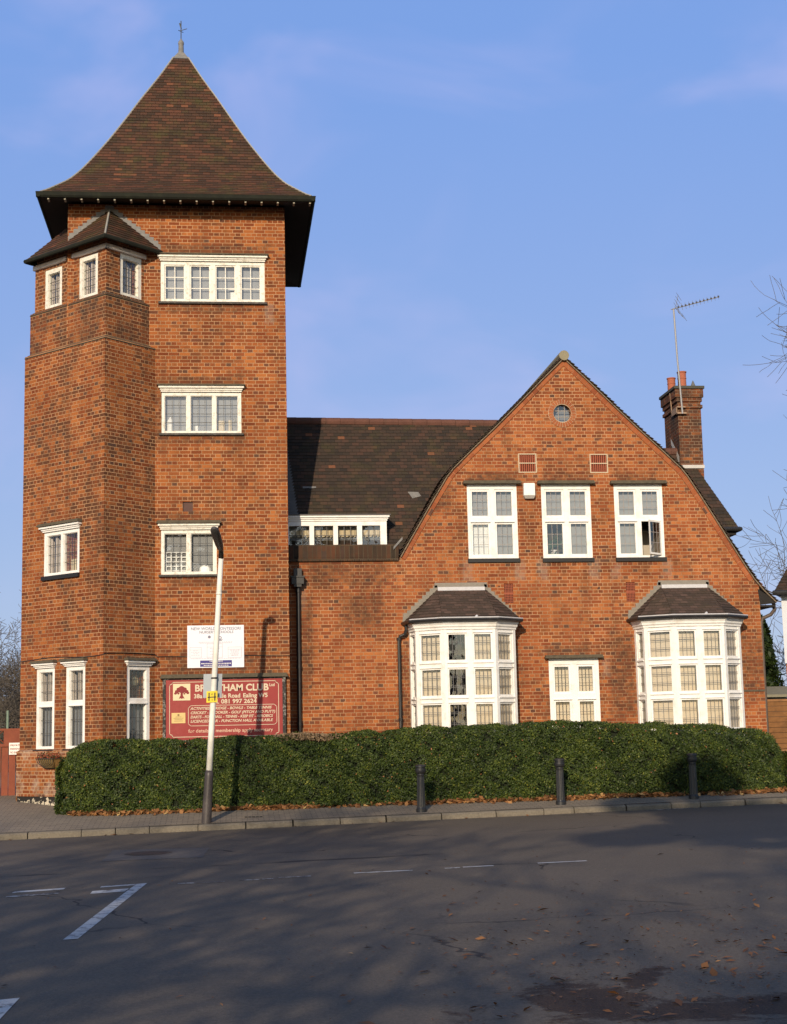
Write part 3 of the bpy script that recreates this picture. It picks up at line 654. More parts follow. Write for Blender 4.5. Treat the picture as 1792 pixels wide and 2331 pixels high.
# oculus
rg = MB(); fr_o = lambda a, z, d: WALL(a, d, z)
for k in range(28):
    a0, a1 = 2*math.pi*(k+.06)/28, 2*math.pi*(k+.94)/28
    q = [WALL(7.49+r*math.cos(a), .012, 8.63+r*1.04*math.sin(a)) for r, a in ((.205, a0), (.31, a0), (.31, a1), (.205, a1))]
    rg.poly(q); 
rg.build('oculus_ring', M_brick_verge, house)
rm = MB(); rm.disc((7.49, 8.63, .006), .318, fr_o, 28, .20); rm.build('oculus_mortar', plain('pale mortar', (.5, .38, .25), .9), house)
og = MB(); og.disc((7.49, 8.63, -.09), .215, fr_o); gl_o = og.build('oculus_window', M_glass, house)
ol = MB()
for x in (-.07, .07): ol.box((7.49+x-.007, -.088, 8.42), (7.49+x+.007, -.076, 8.84), lambda a, d, z: WALL(a, d, z))
for z in (-.07, .07): ol.box((7.28, -.089, 8.63+z-.007), (7.70, -.077, 8.63+z+.007), lambda a, d, z: WALL(a, d, z))
ol.build('leading', plain('pale came', (.3, .27, .24), .6), gl_o)
ob_ = MB(); ob_.disc((7.49, 8.63, -.22), .24, fr_o); ob_.build('blind', M_netdim, gl_o)
# terracotta air bricks with upright slats
for (a0, a1, z0, z1) in ab:
    a = MB(); a.box((a0, -.11, z0), (a1, -.07, z1), lambda p, d, z: WALL(p, d, z)); o_ = a.build('air_brick', M_terrahole, house)
    sl = MB(); e = .022
    n6 = 8
    for r_ in range(2):
        zz0 = z0+e+r_*((z1-z0-e)/2); zz1 = zz0+(z1-z0-3*e)/2
        for k in range(n6):
            x = a0+e+(a1-a0-2*e)*(k+.5)/n6; sl.box((x-.013, -.07, zz0), (x+.013, -.012, zz1), lambda p, d, z: WALL(p, d, z))
    sl.build('slats', M_terra, o_)
    fm = MB()
    for (p0, p1, y0, y1) in ((a0, a0+e, z0, z1), (a1-e, a1, z0, z1), (a0+e, a1-e, z0, z0+e), (a0+e, a1-e, z1-e, z1), (a0+e, a1-e, (z0+z1)/2-e/2, (z0+z1)/2+e/2)): fm.box((p0, -.07, y0), (p1, .006, y1), lambda p, d, z: WALL(p, d, z))
    fm.build('mortar_frame', plain('pale pointing', (.52, .42, .29), .9), o_)
for (a0, a1, z0, z1) in ((6.05, 6.25, 4.41, 4.84), (8.77, 8.97, 4.41, 4.84)):
    a = MB(); a.box((a0, -.1, z0), (a1, -.03, z1), lambda p, d, z: WALL(p, d, z)); o_ = a.build('air_brick', M_terrahole, house)
    gd = MB()
    for k in range(7): x = a0+(a1-a0)*k/6; gd.box((max(x-.0055, a0), -.03, z0), (min(x+.0055, a1), -.010, z1), lambda p, d, z: WALL(p, d, z))
    for k in range(13):
        z = z0+(z1-z0)*k/12; e = .02 if k == 6 else .0055; gd.box((a0, -.03, max(z-e, z0)), (a1, -.011, min(z+e, z1)), lambda p, d, z: WALL(p, d, z))
    gd.build('grid', M_terra, o_)

# --- bay windows (canted, three tiers)
def bay(cx_, fillset, label):
    pts = [(-1.17, YW), (-1.09, .42), (-.54, 0), (.55, 0), (1.06, .42), (1.06, YW)]
    W_ = [Vector((cx_+x, y, 0)) for x, y in pts]
    fr_ = MB(); sets = []
    z0, z1 = .9, 3.80; rows = [(3.125, 3.725), (2.39, 2.995), (1.60, 2.265)]
    for i in range(5):
        A, B = W_[i], W_[i+1]; u = (B-A).normalized(); n = Vector((u.y, -u.x, 0)); ln = (B-A).length
        P = plane(A, u, n); nl = 2 if i == 2 else 1
        g = MB(); le = MB(); cu = {}; sets.append((g, le, cu))
        st_ = .085 if i != 2 else .06
        bx = lambda a0, a1, y0, y1, d0, d1, m=fr_: m.box((a0, d0, y0), (a1, d1, y1), lambda a, d, z: P(a, d, z))
        if i == 4: bx(0, ln, z0, z1, -.08, 0); continue
        mul = .13; wl = (ln-2*st_-(nl-1)*mul)/nl
        cs_ = [(st_+k*(wl+mul), st_+k*(wl+mul)+wl) for k in range(nl)]
        bx(-.0, st_, z0, z1, -.08, 0); bx(ln-st_, ln, z0, z1, -.08, 0)
        for k in range(nl-1): bx(cs_[k][1], cs_[k+1][0], z0, z1, -.08, -.003)
        for (c0, c1) in cs_:
            prev = z1
            for (r0, r1) in rows:
                bx(c0, c1, r1, prev, -.08, -.012); prev = r0
            bx(c0, c1, z0, prev, -.08, -.012)
            for (r0, r1) in rows:
                bx(c0, c1, r1-.002, r1+.014, -.012, .008); bx(c0-.01, c1+.01, r0-.036, r0-.012, -.012, .016)
                cw_ = .035
                bx(c0, c0+cw_, r0, r1, -.075, -.022); bx(c1-cw_, c1, r0, r1, -.075, -.022); bx(c0+cw_, c1-cw_, r1-cw_, r1, -.075, -.022); bx(c0+cw_, c1-cw_, r0, r0+cw_, -.075, -.022)
        for ri, (r0, r1) in enumerate(rows):
            for ci, (c0, c1) in enumerate(cs_):
                x0, x1, y0, y1 = c0+.035, c1-.035, r0+.035, r1-.035
                if x1 < x0+.02: continue
                g.poly([P(x0, -.055, y0), P(x1, -.055, y0), P(x1, -.055, y1), P(x0, -.055, y1)])
                nx = 4 if x1-x0 > .2 else 3
                for k in range(1, nx): a = x0+(x1-x0)*k/nx; bx(a-.0042, a+.0042, y0, y1, -.057, -.045, le)
                for k in (.3, .36, .68, .74): z = y0+(y1-y0)*k; bx(x0, x1, z-.0035, z+.0035, -.058, -.046, le)
                kind = fillset(i, ci, ri)
                m = cu.setdefault(kind, MB())
                if kind == 'blind':
                    a = x0-.01; ang = R((14 if cx_ < 8 else 3) if i < 3 else 4); bd0 = -.15 if 0 < i < 3 else -.085
                    while a < x1+.03:
                        h = .045; m.poly([P(a-h*math.cos(ang), bd0+h*math.sin(ang), y0-.06), P(a+h*math.cos(ang), bd0-h*math.sin(ang), y0-.06), P(a+h*math.cos(ang), bd0-h*math.sin(ang), y1-.012), P(a-h*math.cos(ang), bd0+h*math.sin(ang), y1-.012)]); a += .080
                elif kind == 'gapblind':
                    a = x0+.01; ang = R(70)
                    while a < x1+.02:
                        h = .045; m.poly([P(a-h*math.cos(ang), -.15+h*math.sin(ang), y0-.06), P(a+h*math.cos(ang), -.15-h*math.sin(ang), y0-.06), P(a+h*math.cos(ang), -.15-h*math.sin(ang), y1), P(a-h*math.cos(ang), -.15+h*math.sin(ang), y1)]); a += .075
    # cornice
    def ring(o): 
        out = []
        P0 = W_[:5]+[Vector((W_[5].x, YW, 0))]
        c = Vector((cx_, YW+.4, 0))
        segs = []
        for i in range(5):
            u = (P0[i+1]-P0[i]).normalized(); n = Vector((u.y, -u.x, 0)); segs.append((P0[i]+n*o, u))
        out.append(Vector((segs[0][0].x-segs[0][1].x*0, YW, 0)) if True else None)
        for i in range(4):
            p, u = segs[i]; q, v = segs[i+1]; den = u.x*v.y-u.y*v.x; w_ = q-p; k = (w_.x*v.y-w_.y*v.x)/den; out.append(p+u*k)
        out.append(Vector((segs[4][0].x, YW, 0)))
        return out
    cprof = [(.0, 3.79), (.018, 3.80), (.02, 3.835), (.045, 3.86), (.05, 3.895), (.075, 3.93), (.085, 3.975), (.085, 3.99), (.0, 3.99)]
    for k in range(len(cprof)-1):
        ra, rb_ = ring(cprof[k][0]), ring(cprof[k+1][0])
        for i in range(5): fr_.poly([(ra[i].x, ra[i].y, cprof[k][1]), (ra[i+1].x, ra[i+1].y, cprof[k][1]), (rb_[i+1].x, rb_[i+1].y, cprof[k+1][1]), (rb_[i].x, rb_[i].y, cprof[k+1][1])])
    ob = fr_.build('bay_window', M_white, house); ob['label'] = label
    M_bl = plain('bay leading', (.16, .155, .15), .6)
    for g, le, cu in sets:
        if not g.f: continue
        g.build('pane', M_glass, ob); le.build('leading', M_bl, ob)
        for k, m in cu.items():
            if m.f: m.build('blind', M_blind if k == 'blind' else M_netdim, ob)
    # inside of the bay: floor and back, the room's dimness painted into their dark colour
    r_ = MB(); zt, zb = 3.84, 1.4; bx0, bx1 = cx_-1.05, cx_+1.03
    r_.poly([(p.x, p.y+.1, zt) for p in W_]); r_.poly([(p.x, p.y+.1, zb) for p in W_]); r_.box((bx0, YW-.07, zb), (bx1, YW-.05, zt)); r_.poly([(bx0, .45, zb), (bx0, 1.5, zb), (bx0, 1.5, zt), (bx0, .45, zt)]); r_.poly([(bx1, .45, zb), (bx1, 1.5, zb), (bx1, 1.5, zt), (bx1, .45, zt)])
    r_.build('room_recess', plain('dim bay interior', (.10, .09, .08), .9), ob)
    # roof
    rt = MB(); e = ring(.13); zt = 4.72; ze = 4.01
    T0, T1 = Vector((cx_-.53, YW-.04, zt)), Vector((cx_+.50, YW-.04, zt))
    E = [Vector((p.x, p.y, ze)) for p in e]
    tiled(rt, [E[2], E[3], T1, T0], .1); tiled(rt, [E[1], E[2], T0], .1); tiled(rt, [E[3], E[4], T1], .1)
    tiled(rt, [E[0], E[1], T0], .1); tiled(rt, [E[4], E[5], T1], .1)
    rt.poly([E[0], E[5], E[4], E[3], E[2], E[1]])
    rt.build('bay_roof', M_tile_bay, ob)
    gm = MB(); ge = ring(.135); gm.tube([(p.x, p.y, 3.995) for p in ge], .042, 8); gm.build('gutter', M_black, ob)
    ld = MB(); l2 = ring(.16); ld.tube([(p.x+.02*(i == 1), p.y, 4.035) for i, p in enumerate(l2) if 1 <= i <= 4], .014, 6); ld.box((T0.x, YW-.09, zt-.03), (T1.x, YW-.012, zt+.05)); ld.tube([(cx_+.12, l2[2].y+.03, 4.03), (cx_+.16, l2[2].y+.06, 4.07)], .03, 6); ld.build('lead_strip', plain('pale lead', (.52, .51, .52), .5, var=.15, scale=14), ob)
    fs_ = MB(); y = YW-.014
    fs_.box((T0.x-.06, y, zt+.045), (T1.x+.06, YW-.002, zt+.15))
    for top, bot_ in ((T0, E[0]), (T1, E[5])): stepped(fs_, top.x, top.z+.01, bot_.x, bot_.z+.03, y, up=.095)
    fs_.build('flashing', M_flash, ob)
    return ob
bay(b1, lambda i, ci, ri: ('gapblind' if (i == 2 and ci == 0) else 'blind') if not (i == 2 and ci == 0 and ri == 0) else 'none', 'white canted bay with half open vertical blinds')
bay(b2, lambda i, ci, ri: 'blind', 'white canted bay with closed blinds')

# --- main roof behind the parapet, dormer, right-hand wing roof
mr = MB(); tiled(mr, [(1.34, 1.15, 5.55), (7.6, 1.15, 5.55), (7.6, 3.25, 8.93), (1.34, 3.25, 8.93)], .1, .012)
mr.poly([(1.34, 3.25, 8.93), (7.6, 3.25, 8.93), (7.6, 5.6, 5.5), (1.34, 5.6, 5.5)])
mr.build('main_roof', M_tile_house, house)
rd = MB()
for k in range(16):
    x = 1.36+k*.34; f_ = .0; rd.tube([(x, 3.25, 8.93-.004*k), (x+.335, 3.25, 8.93-.004*k)], .10, 10)
rd.build('ridge_tiles', M_ridge, house)
ls = MB()
for (x, z) in ((1.83, 7.18), (1.98, 7.18)):
    y = 1.15+(z-5.55)/1.61; ls.poly([(x-.07, y-.035, z-.02), (x+.08, y-.035, z-.01), (x+.08, y-.0, z+.03), (x-.07, y-.0, z+.03)])
y = 1.15+(6.98-5.55)/1.61; ls.poly([(4.12, y-.05, 7.05), (4.22, y-.06, 6.90), (4.42, y-.05, 6.95), (4.36, y-.03, 7.05)])
ls.box((3.64, YW-.06, 5.60), (3.84, YW-.03, 5.66), lambda x, y, z: (x, y, z+(x-3.64)*1.1)); ls.build('lead_patches', M_lead, house)
fl2 = MB()
for k in range(26):
    z = 6.5+k*.075; y = 1.15+(z-5.55)/1.61; x1 = 1.60-k*.008; fl2.poly([(1.335, y-.02, z), (x1, y-.022, z-.02), (x1+.05, y-.018, z+.05), (1.335, y-.012, z+.06)])
fl2.build('soaker_flashing', plain('dull soakers', (.09, .09, .10), .5, var=.3), house)
dm = MB(); PD = plane((0, 1.13, 0), (1, 0, 0), (0, -1, 0))
bxd = lambda a0, a1, z0, z1, d0, d1, m: m.box((a0, d0, z0), (a1, d1, z1), lambda a, d, z: PD(a, d, z))
muls = [(1.335, 1.40), (1.84, 1.94), (2.36, 2.46), (2.88, 2.99), (3.39, 3.53)]
for (a, b) in muls: bxd(a, b, 5.725, 6.22, -.09, 0, dm)
bxd(1.335, 3.53, 6.17, 6.27, -.09, .004, dm)
for (d1, e, h0, h1) in ((.03, .015, 6.27, 6.31), (.055, .035, 6.31, 6.345), (.09, .06, 6.345, 6.385)): bxd(1.335, 3.53+e, h0, h1, -.09, d1, dm)
dm.box((3.45, 1.22, 5.725), (3.53, 1.75, 6.27))
do = dm.build('dormer', M_white, house)
dr_ = MB(); bxd(1.335, 3.62, 6.387, 6.41, -.5, .11, dr_); dr_.build('dormer_roof', plain('dormer lead', (.10, .09, .085), .6), do)
dgl = MB(); dlm = MB(); dcm = MB(); dnm = MB()
for i in range(4):
    a0, a1 = muls[i][1], muls[i+1][0]
    dgl.poly([PD(a0, -.05, 5.72), PD(a1, -.05, 5.72), PD(a1, -.05, 6.17), PD(a0, -.05, 6.17)])
    for k in (1, 2): x = a0+(a1-a0)*k/3; bxd(x-.007, x+.007, 5.72, 6.17, -.052, -.04, dlm)
    bxd(a0, a1, 5.955, 5.969, -.053, -.041, dlm)
    nn = 14
    for k in range(nn):
        x0, x1 = a0+(a1-a0)*k/nn, a0+(a1-a0)*(k+1)/nn; s0, s1 = -.16+.015*math.sin(k*1.7), -.16+.015*math.sin((k+1)*1.7)
        dcm.poly([PD(x0, s0, 5.95-.015*math.sin(k*2.2)), PD(x1, s1, 5.95-.015*math.sin(k*2.2)), PD(x1, s1, 6.09), PD(x0, s0, 6.09)])
    dnm.poly([PD(a0-.04, -.22, 5.70), PD(a1+.04, -.22, 5.70), PD(a1+.04, -.22, 6.2), PD(a0-.04, -.22, 6.2)])
dgl.build('pane', M_glass, do); dlm.build('leading', M_came, do); dcm.build('curtain', M_cream, do); dnm.build('inner_blind', M_net, do)
wr = MB(); tiled(wr, [(7.6, 1.62, 6.12), (11.66, 1.62, 6.12), (10.85, 2.77, 8.10), (7.6, 2.77, 8.10)], .1, .012); tiled(wr, [(11.66, 1.62, 6.12), (11.66, 5, 6.12), (10.85, 2.77, 8.10)], .1, .012)
wr.poly([(7.6, 2.77, 8.10), (10.85, 2.77, 8.10), (11.66, 5, 6.12), (7.6, 5, 6.12)])
wr.build('wing_roof', M_tile_house, house)
we = MB(); we.box((11.2, 1.70, 5.98), (11.62, 4.5, 6.10)); we.box((11.30, 1.75, 5.0), (11.45, 4.5, 6.0)); we.build('wing_eaves', M_soffit, house)
wg = MB(); wg.tube([(7.9, 1.60, 6.10), (11.70, 1.60, 6.10), (11.72, 4, 6.10)], .05, 8); wg.build('wing_gutter', M_black, house)
rt2 = MB()
for k in range(10): rt2.tube([(7.7+k*.31, 2.77, 8.10), (8.005+k*.31, 2.77, 8.10)], .10, 10)
rt2.build('ridge_tiles', M_ridge, house)
# chimney
ch = MB(); X0, X1, Y0, Y1 = 10.64, 11.20, 2.50, 3.60
ch.box((X0, Y0, 6.9), (X1, Y1, 9.10))
for (e, z0, z1) in ((.035, 9.10, 9.18), (.0, 9.18, 9.26), (.03, 9.26, 9.36), (.06, 9.36, 9.56)): ch.box((X0-e, Y0-e, z0), (X1+e, Y1+e, z1))
co_ = ch.build('chimney', M_brick_chim, house)
cc = MB(); cc.box((X0-.09, Y0-.09, 9.56), (X1+.09, Y1+.09, 9.63)); cc.build('chimney_cap', plain('mossy cap slab', (.07, .068, .055), .9, var=.3), co_, bevel=.01)
for (x, y, h, r) in ((10.92, 2.95, .46, .105), (10.78, 3.35, .40, .10)):
    pm = MB(); pm.lathe((x, y, 9.63), [(r*1.1, 0), (r*.98, .06), (r*.94, h*.6), (r*1.02, h*.62), (r*1.02, h*.66), (r*.95, h*.68), (r*.98, h*.92), (r*1.12, h*.95), (r*1.1, h), (r*.8, h), (r*.75, h-.1)], 20); pm.build('chimney_pot', M_pot, co_, smooth=False)
vc = MB(); vc.lathe((11.08, 2.62, 9.63), [(.055, 0), (.055, .04), (.05, .06), (.02, .14), (.006, .17)], 14); vc.build('vent_cap', plain('grey cap', (.12, .12, .12), .8), co_)
cfm = MB(); cfm.box((X0-.015, Y0-.03, 7.66), (X1+.012, Y0-.002, 7.74)); cfm.poly([(X0-.02, Y0-.005, 7.72), (X0-.02, Y0+.6, 8.35), (X0-.02, Y0+.6, 8.5), (X0-.02, Y0-.005, 7.95)]); cfm.build('chimney_flashing', plain('pale flashing', (.5, .48, .45), .7), co_)
# rainwater pipes
dp = MB(); dp.box((1.42, .66, 4.86), (1.68, .86, 5.02)); dp.box((1.40, .64, 5.0), (1.70, .88, 5.03)); dp.box((1.47, .74, 5.03), (1.64, .885, 5.20)); dp.box((1.47, .68, 4.80), (1.63, .86, 4.86)); dp.tube([(1.56, .80, 4.84), (1.555, .80, .4)], .045, 10)
for z in (4.72, 3.1, 1.9): dp.tube([(1.556, .80, z-.035), (1.556, .80, z+.035)], .058, 10)
dp.build('downpipe', M_black, house)
dp = MB(); dp.tube([(3.86, .74, 3.98), (3.86, .74, 3.84), (3.83, .77, 3.76), (3.74, .80, 3.72), (3.71, .82, 3.64), (3.71, .82, .4)], .036, 10)
for z in (3.66, 1.95): dp.tube([(3.71, .82, z-.03), (3.71, .82, z+.03)], .047, 10)
dp.build('downpipe', M_black, house)
dp = MB(); dp.tube([(12.16, 1.05, 4.36), (12.17, 1.05, 4.2), (12.10, 1.1, 4.10), (11.92, 1.15, 4.02), (11.88, 1.15, 3.9), (11.88, 1.15, .4)], .042, 10); dp.build('downpipe', plain('weathered brown pipe', (.10, .075, .06), .6, var=.2), house)
sc_ = MB(); sc_.box((11.19, YW-.018, 2.40), (11.79, YW, 2.44)); sc_.build('string_course', M_hood, house)

# ------------------------------------------------------------------ fixtures on the walls
al = thing('alarm_box', 'white alarm box on the gable wall between two upper windows', 'alarm', (6.66, YW, 6.7))
ab_ = MB(); ab_.box((6.54, YW-.13, 6.76), (6.79, YW, 7.04)); ab_.build('cover', M_white, al, bevel=.012)
ab_ = MB(); ab_.add([(6.54, YW-.13, 6.758), (6.79, YW-.13, 6.758), (6.79, YW, 6.758), (6.54, YW, 6.758), (6.57, YW-.09, 6.70), (6.76, YW-.09, 6.70), (6.76, YW, 6.70), (6.57, YW, 6.70)], [(0, 1, 5, 4), (1, 2, 6, 5), (3, 0, 4, 7), (4, 5, 6, 7)]); ab_.build('underside', plain('grey strobe', (.45, .42, .38), .5), al)  # bevelled underside of the box, its shade put into a grey colour
cb = MB(); cpts = [PL(a, .012, 3.33+.02*math.sin(a*3)) for a in np.linspace(-2.6, -.0, 10)]+[PRt(a, .012, 3.36+.02*math.sin(a*2)) for a in np.linspace(.03, 1.36, 6)]+[FRONT(x, .012, 3.31+.012*math.sin(x*4)) for x in np.linspace(-1.38, 1.325, 12)]
cb.tube(cpts, .009, 5); tag(cb.build('wall_cable', M_black), 'thin black cable strung round the brick tower above its ground floor windows', 'cable')

def text(body, size, P, a, z, d, mat, parent, name='lettering', align='LEFT', bold=0.0, shear=0.0, width=None, th=.001):
    cu = bpy.data.curves.new('t', 'FONT'); cu.body = body; cu.size = size; cu.align_x = align; cu.offset = bold; cu.shear = shear; cu.extrude = th; cu.resolution_u = 3
    t = bpy.data.objects.new('t', cu); col.objects.link(t)
    bpy.context.view_layer.update(); dg = bpy.context.evaluated_depsgraph_get()
    me = bpy.data.meshes.new_from_object(t.evaluated_get(dg)); bpy.data.objects.remove(t); bpy.data.curves.remove(cu)
    co = np.zeros(len(me.vertices)*3); me.vertices.foreach_get('co', co); co = co.reshape(-1, 3)
    sx = 1.0
    if width: sx = width/(co[:, 0].max()-co[:, 0].min())
    root = parent
    while root.parent is not None: root = root.parent
    o = Vector(WO[root.name])
    new = np.array([Vector(P(a+c[0]*sx, d+c[2], z+c[1]))-o for c in co]); me.vertices.foreach_set('co', new.ravel()); me.update()
    me.materials.append(mat); ob = bpy.data.objects.new(name, me); col.objects.link(ob); ob.parent = parent; return ob

M_red = plain('faded maroon sign paint', (.26, .026, .024), .5, var=.18, scale=2.5, dirt=(.34, .06, .05), dscale=1.6, dmax=.6)
M_cr = plain('cream sign paint', (.60, .50, .36), .6, var=.12, scale=10)
nb = thing('notice_board', 'maroon notice board with cream lettering on the tower above the hedge', 'notice board', (0, 0, 1.6))
m = MB(); m.box((-1.21, -.075, 1.62), (1.17, -.02, 2.84)); bd = m.build('board', M_red, nb)
m = MB()
m.box((-1.27, -.10, 1.55), (-1.21, .0, 2.87)); m.box((1.17, -.10, 1.55), (1.235, .0, 2.87)); m.box((-1.21, -.09, 1.55), (1.17, .0, 1.62)); m.box((-1.21, -.09, 2.84), (1.17, 0, 2.87))
m.build('board_frame', plain('peeling black frame', (.03, .027, .025), .7, dirt=(.5, .47, .42), dscale=16, dmax=.9), nb)
m = MB(); m.box((-1.32, -.16, 2.87), (1.28, .0, 2.91)); m.box((-1.30, -.12, 2.91), (1.26, 0, 2.95)); m.build('board_hood', M_hood, nb)
SP = plane((0, -.075, 0), (1, 0, 0), (0, -1, 0))
def ruled(pts, w_, d, mat, parent, name, closed=True):
    m = MB()
    for i in range(len(pts)-(0 if closed else 1)):
        a, b = Vector(pts[i]), Vector(pts[(i+1) % len(pts)]); t = (b-a).normalized(); n = Vector((-t.y, t.x))*w_/2; e = t*w_/2
        m.poly([SP(*(lambda q: (q.x, d, q.y))(q)) for q in (a-n-e, b-n+e, b+n+e, a+n-e)])
    return m.build(name, mat, parent)
def chamf(x0, x1, z0, z1, c): return [(x0+c, z0), (x1-c, z0), (x1-c, z0+c*.6), (x1, z0+c), (x1, z1-c), (x1-c, z1-c*.4), (x1-c, z1), (x0+c, z1), (x0+c, z1-c*.4), (x0, z1-c), (x0, z0+c), (x0+c, z0+c*.6)]
ruled(chamf(-1.13, 1.09, 1.68, 2.79, .06), .012, .003, M_cr, nb, 'border')
ruled([(-.70, 1.90), (1.0, 1.90), (1.05, 1.94), (1.05, 2.26), (1.0, 2.31), (-.70, 2.31), (-.75, 2.26), (-.75, 1.94)], .010, .003, M_cr, nb, 'panel_border')
text('BRENTHAM CLUB', .19, SP, -.62, 2.60, .003, M_cr, nb, bold=.006, width=1.50)
text('Ltd', .085, SP, .90, 2.68, .003, M_cr, nb, bold=.002)
text('38a Meadvale Road', .12, SP, -.64, 2.46, .003, M_cr, nb, bold=.003, width=.94)
text('Ealing W5', .12, SP, .36, 2.46, .003, M_cr, nb, bold=.003, width=.50)
text('Tel. 081 997 2624', .12, SP, -.32, 2.345, .003, M_cr, nb, bold=.003, width=.96)
for i, (t_, wd) in enumerate((('ACTIVITIES - BRIDGE - BOWLS - TABLE TENNIS', 1.66), ('CRICKET - SNOOKER - GOLF (PITCH AND PUTT)', 1.72), ('DARTS - FOOTBALL - TENNIS - KEEP FIT - AEROBICS', 1.68), ('LICENCED BAR - FUNCTION HALL AVAILABLE', 1.68))):
    text(t_, .075, SP, -.71, 2.225-i*.086, .003, M_cr, nb, bold=.0018, shear=.25, width=wd)
text('for details of membership apply secretary', .10, SP, -.75, 1.765, .003, plain('flaking cream lettering', (.62, .42, .30), .7, var=.1, scale=20, dirt=(.30, .04, .035), dscale=18, dmax=1.0), nb, bold=.002, width=1.72)
m = MB(); m.poly([SP(*p) for p in ((-1.06, .004, 2.42), (-.71, .004, 2.42), (-.71, .004, 2.76), (-1.06, .004, 2.76))]); ep = m.build('emblem_panel', plain('cream panel', (.66, .56, .36), .7, var=.08, scale=8), nb)
m = MB()
for (x, z, r_) in ((-.885, 2.67, .055), (-.94, 2.645, .05), (-.83, 2.645, .05), (-.98, 2.60, .045), (-.79, 2.60, .045), (-.90, 2.61, .045), (-.86, 2.60, .04), (-1.01, 2.565, .03), (-.76, 2.57, .03), (-.95, 2.56, .022), (-.83, 2.555, .02)):
    m.poly([SP(x+r_*math.cos(k*.5236)*(1+.12*math.sin(k*2.7)), .006+r_*.02, z+r_*.8*math.sin(k*.5236)) for k in range(12)])
m.poly([SP(*p) for p in ((-.905, .006, 2.60), (-.91, .006, 2.52), (-.945, .006, 2.455), (-.91, .006, 2.465), (-.885, .006, 2.45), (-.86, .006, 2.465), (-.825, .006, 2.455), (-.86, .006, 2.52), (-.862, .006, 2.60))])
m.build('tree_emblem', plain('maroon emblem', (.22, .03, .03), .7), nb)
m = MB(); m.box((-1.09, .001, 1.96), (-.81, .008, 2.17), lambda a, d, z: SP(a, d, z)); bp = m.build('brass_plate', plain('brass plate', (.62, .45, .18), .45, var=.1, scale=8), nb)
m = MB(); m.disc((-.95, 2.125, .010), .022, lambda a, z, d: SP(a, d, z), 12)
for k, wd in enumerate((.12, .2, .16, .18)): m.poly([SP(-.95-wd/2, .010, 2.085-k*.028), SP(-.95+wd/2, .010, 2.085-k*.028), SP(-.95+wd/2, .010, 2.093-k*.028), SP(-.95-wd/2, .010, 2.093-k*.028)])
m.build('plate_engraving', plain('brown engraving', (.25, .16, .07), .7), bp)

po = thing('wall_poster', 'white printed notice board fixed to the tower above the maroon board', 'notice', (0, 0, 3.1))
PP = plane((0, -.02, 0), (1, 0, 0), (0, -1, 0))
m = MB(); m.box((-.77, -.02, 3.08), (.39, 0, 3.95), lambda a, d, z: (a, d, z)); m.build('sheet', plain('white board', (.72, .73, .78), .4, var=.03, scale=3), po)
M_ink = plain('grey ink', (.20, .19, .24), .7); M_inkp = plain('pale ink', (.42, .38, .46), .7); M_blue = plain('violet blue band', (.055, .045, .20), .6)
text('NEW WORLD MONTESSORI', .082, PP, -.70, 3.855, .002, M_ink, po, bold=.001, width=1.02, shear=.1)
text('NURSERY SCHOOLS', .075, PP, -.53, 3.785, .002, M_ink, po, bold=.001, width=.70, shear=.1)
m = MB(); m.disc((-.32, 3.71, .002), .03, lambda a, z, d: PP(a, d, z), 14); m.disc((-.10, 3.69, .002), .034, lambda a, z, d: PP(a, d, z), 14, .018); m.poly([PP(-.16, .002, 3.655), PP(-.04, .002, 3.655), PP(-.07, .002, 3.63), PP(-.13, .002, 3.63)]); m.build('logo', M_ink, po)
m = MB()
def bar(x0, x1, z0, z1): m.poly([PP(x0, .002, z0), PP(x1, .002, z0), PP(x1, .002, z1), PP(x0, .002, z1)])
def frame_(x0, x1, z0, z1, e=.006):
    bar(x0, x1, z0, z0+e); bar(x0, x1, z1-e, z1); bar(x0, x0+e, z0, z1); bar(x1-e, x1, z0, z1)
frame_(-.72, -.48, 3.28, 3.50); frame_(-.37, -.05, 3.28, 3.57); frame_(.06, .34, 3.28, 3.50); bar(-.72, -.48, 3.445, 3.45); bar(-.37, -.05, 3.50, 3.506); bar(.06, .34, 3.45, 3.455)
m.build('text_frames', M_inkp, po)
m = MB()
for (xc, z, wd) in [(-.19, 3.60, .70), (-.19, 3.58, .66)]+[(-.60, 3.425-k*.03, .1+.08*(k % 2)) for k in range(4)]+[(-.21, 3.47-k*.032, .12+.08*((k+1) % 2)) for k in range(6)]+[(.20, 3.43-k*.022, .20-.03*(k % 3)) for k in range(6)]+[(-.19, 3.262, 1.0)]:
    x = xc-wd/2
    while x < xc+wd/2: l = random.uniform(.015, .05); bar(x, min(x+l, xc+wd/2), z, z+.009); x += l+.012
m.build('small_print', M_inkp, po)
m = MB(); m.box((-.51, .0005, 3.10), (.14, .003, 3.23), lambda a, d, z: PP(a, d, z)); m.build('title_band', M_blue, po)
m = MB()
for (z, wd, h) in ((3.205, .26, .014), (3.155, .60, .018), (3.12, .5, .012)):
    x = -.185-wd/2
    while x < -.185+wd/2: l = random.uniform(.012, .04); m.poly([PP(x, .0045, z), PP(x+l, .0045, z), PP(x+l, .0045, z+h), PP(x, .0045, z+h)]); x += l+.010
m.build('band_text', M_white, po)

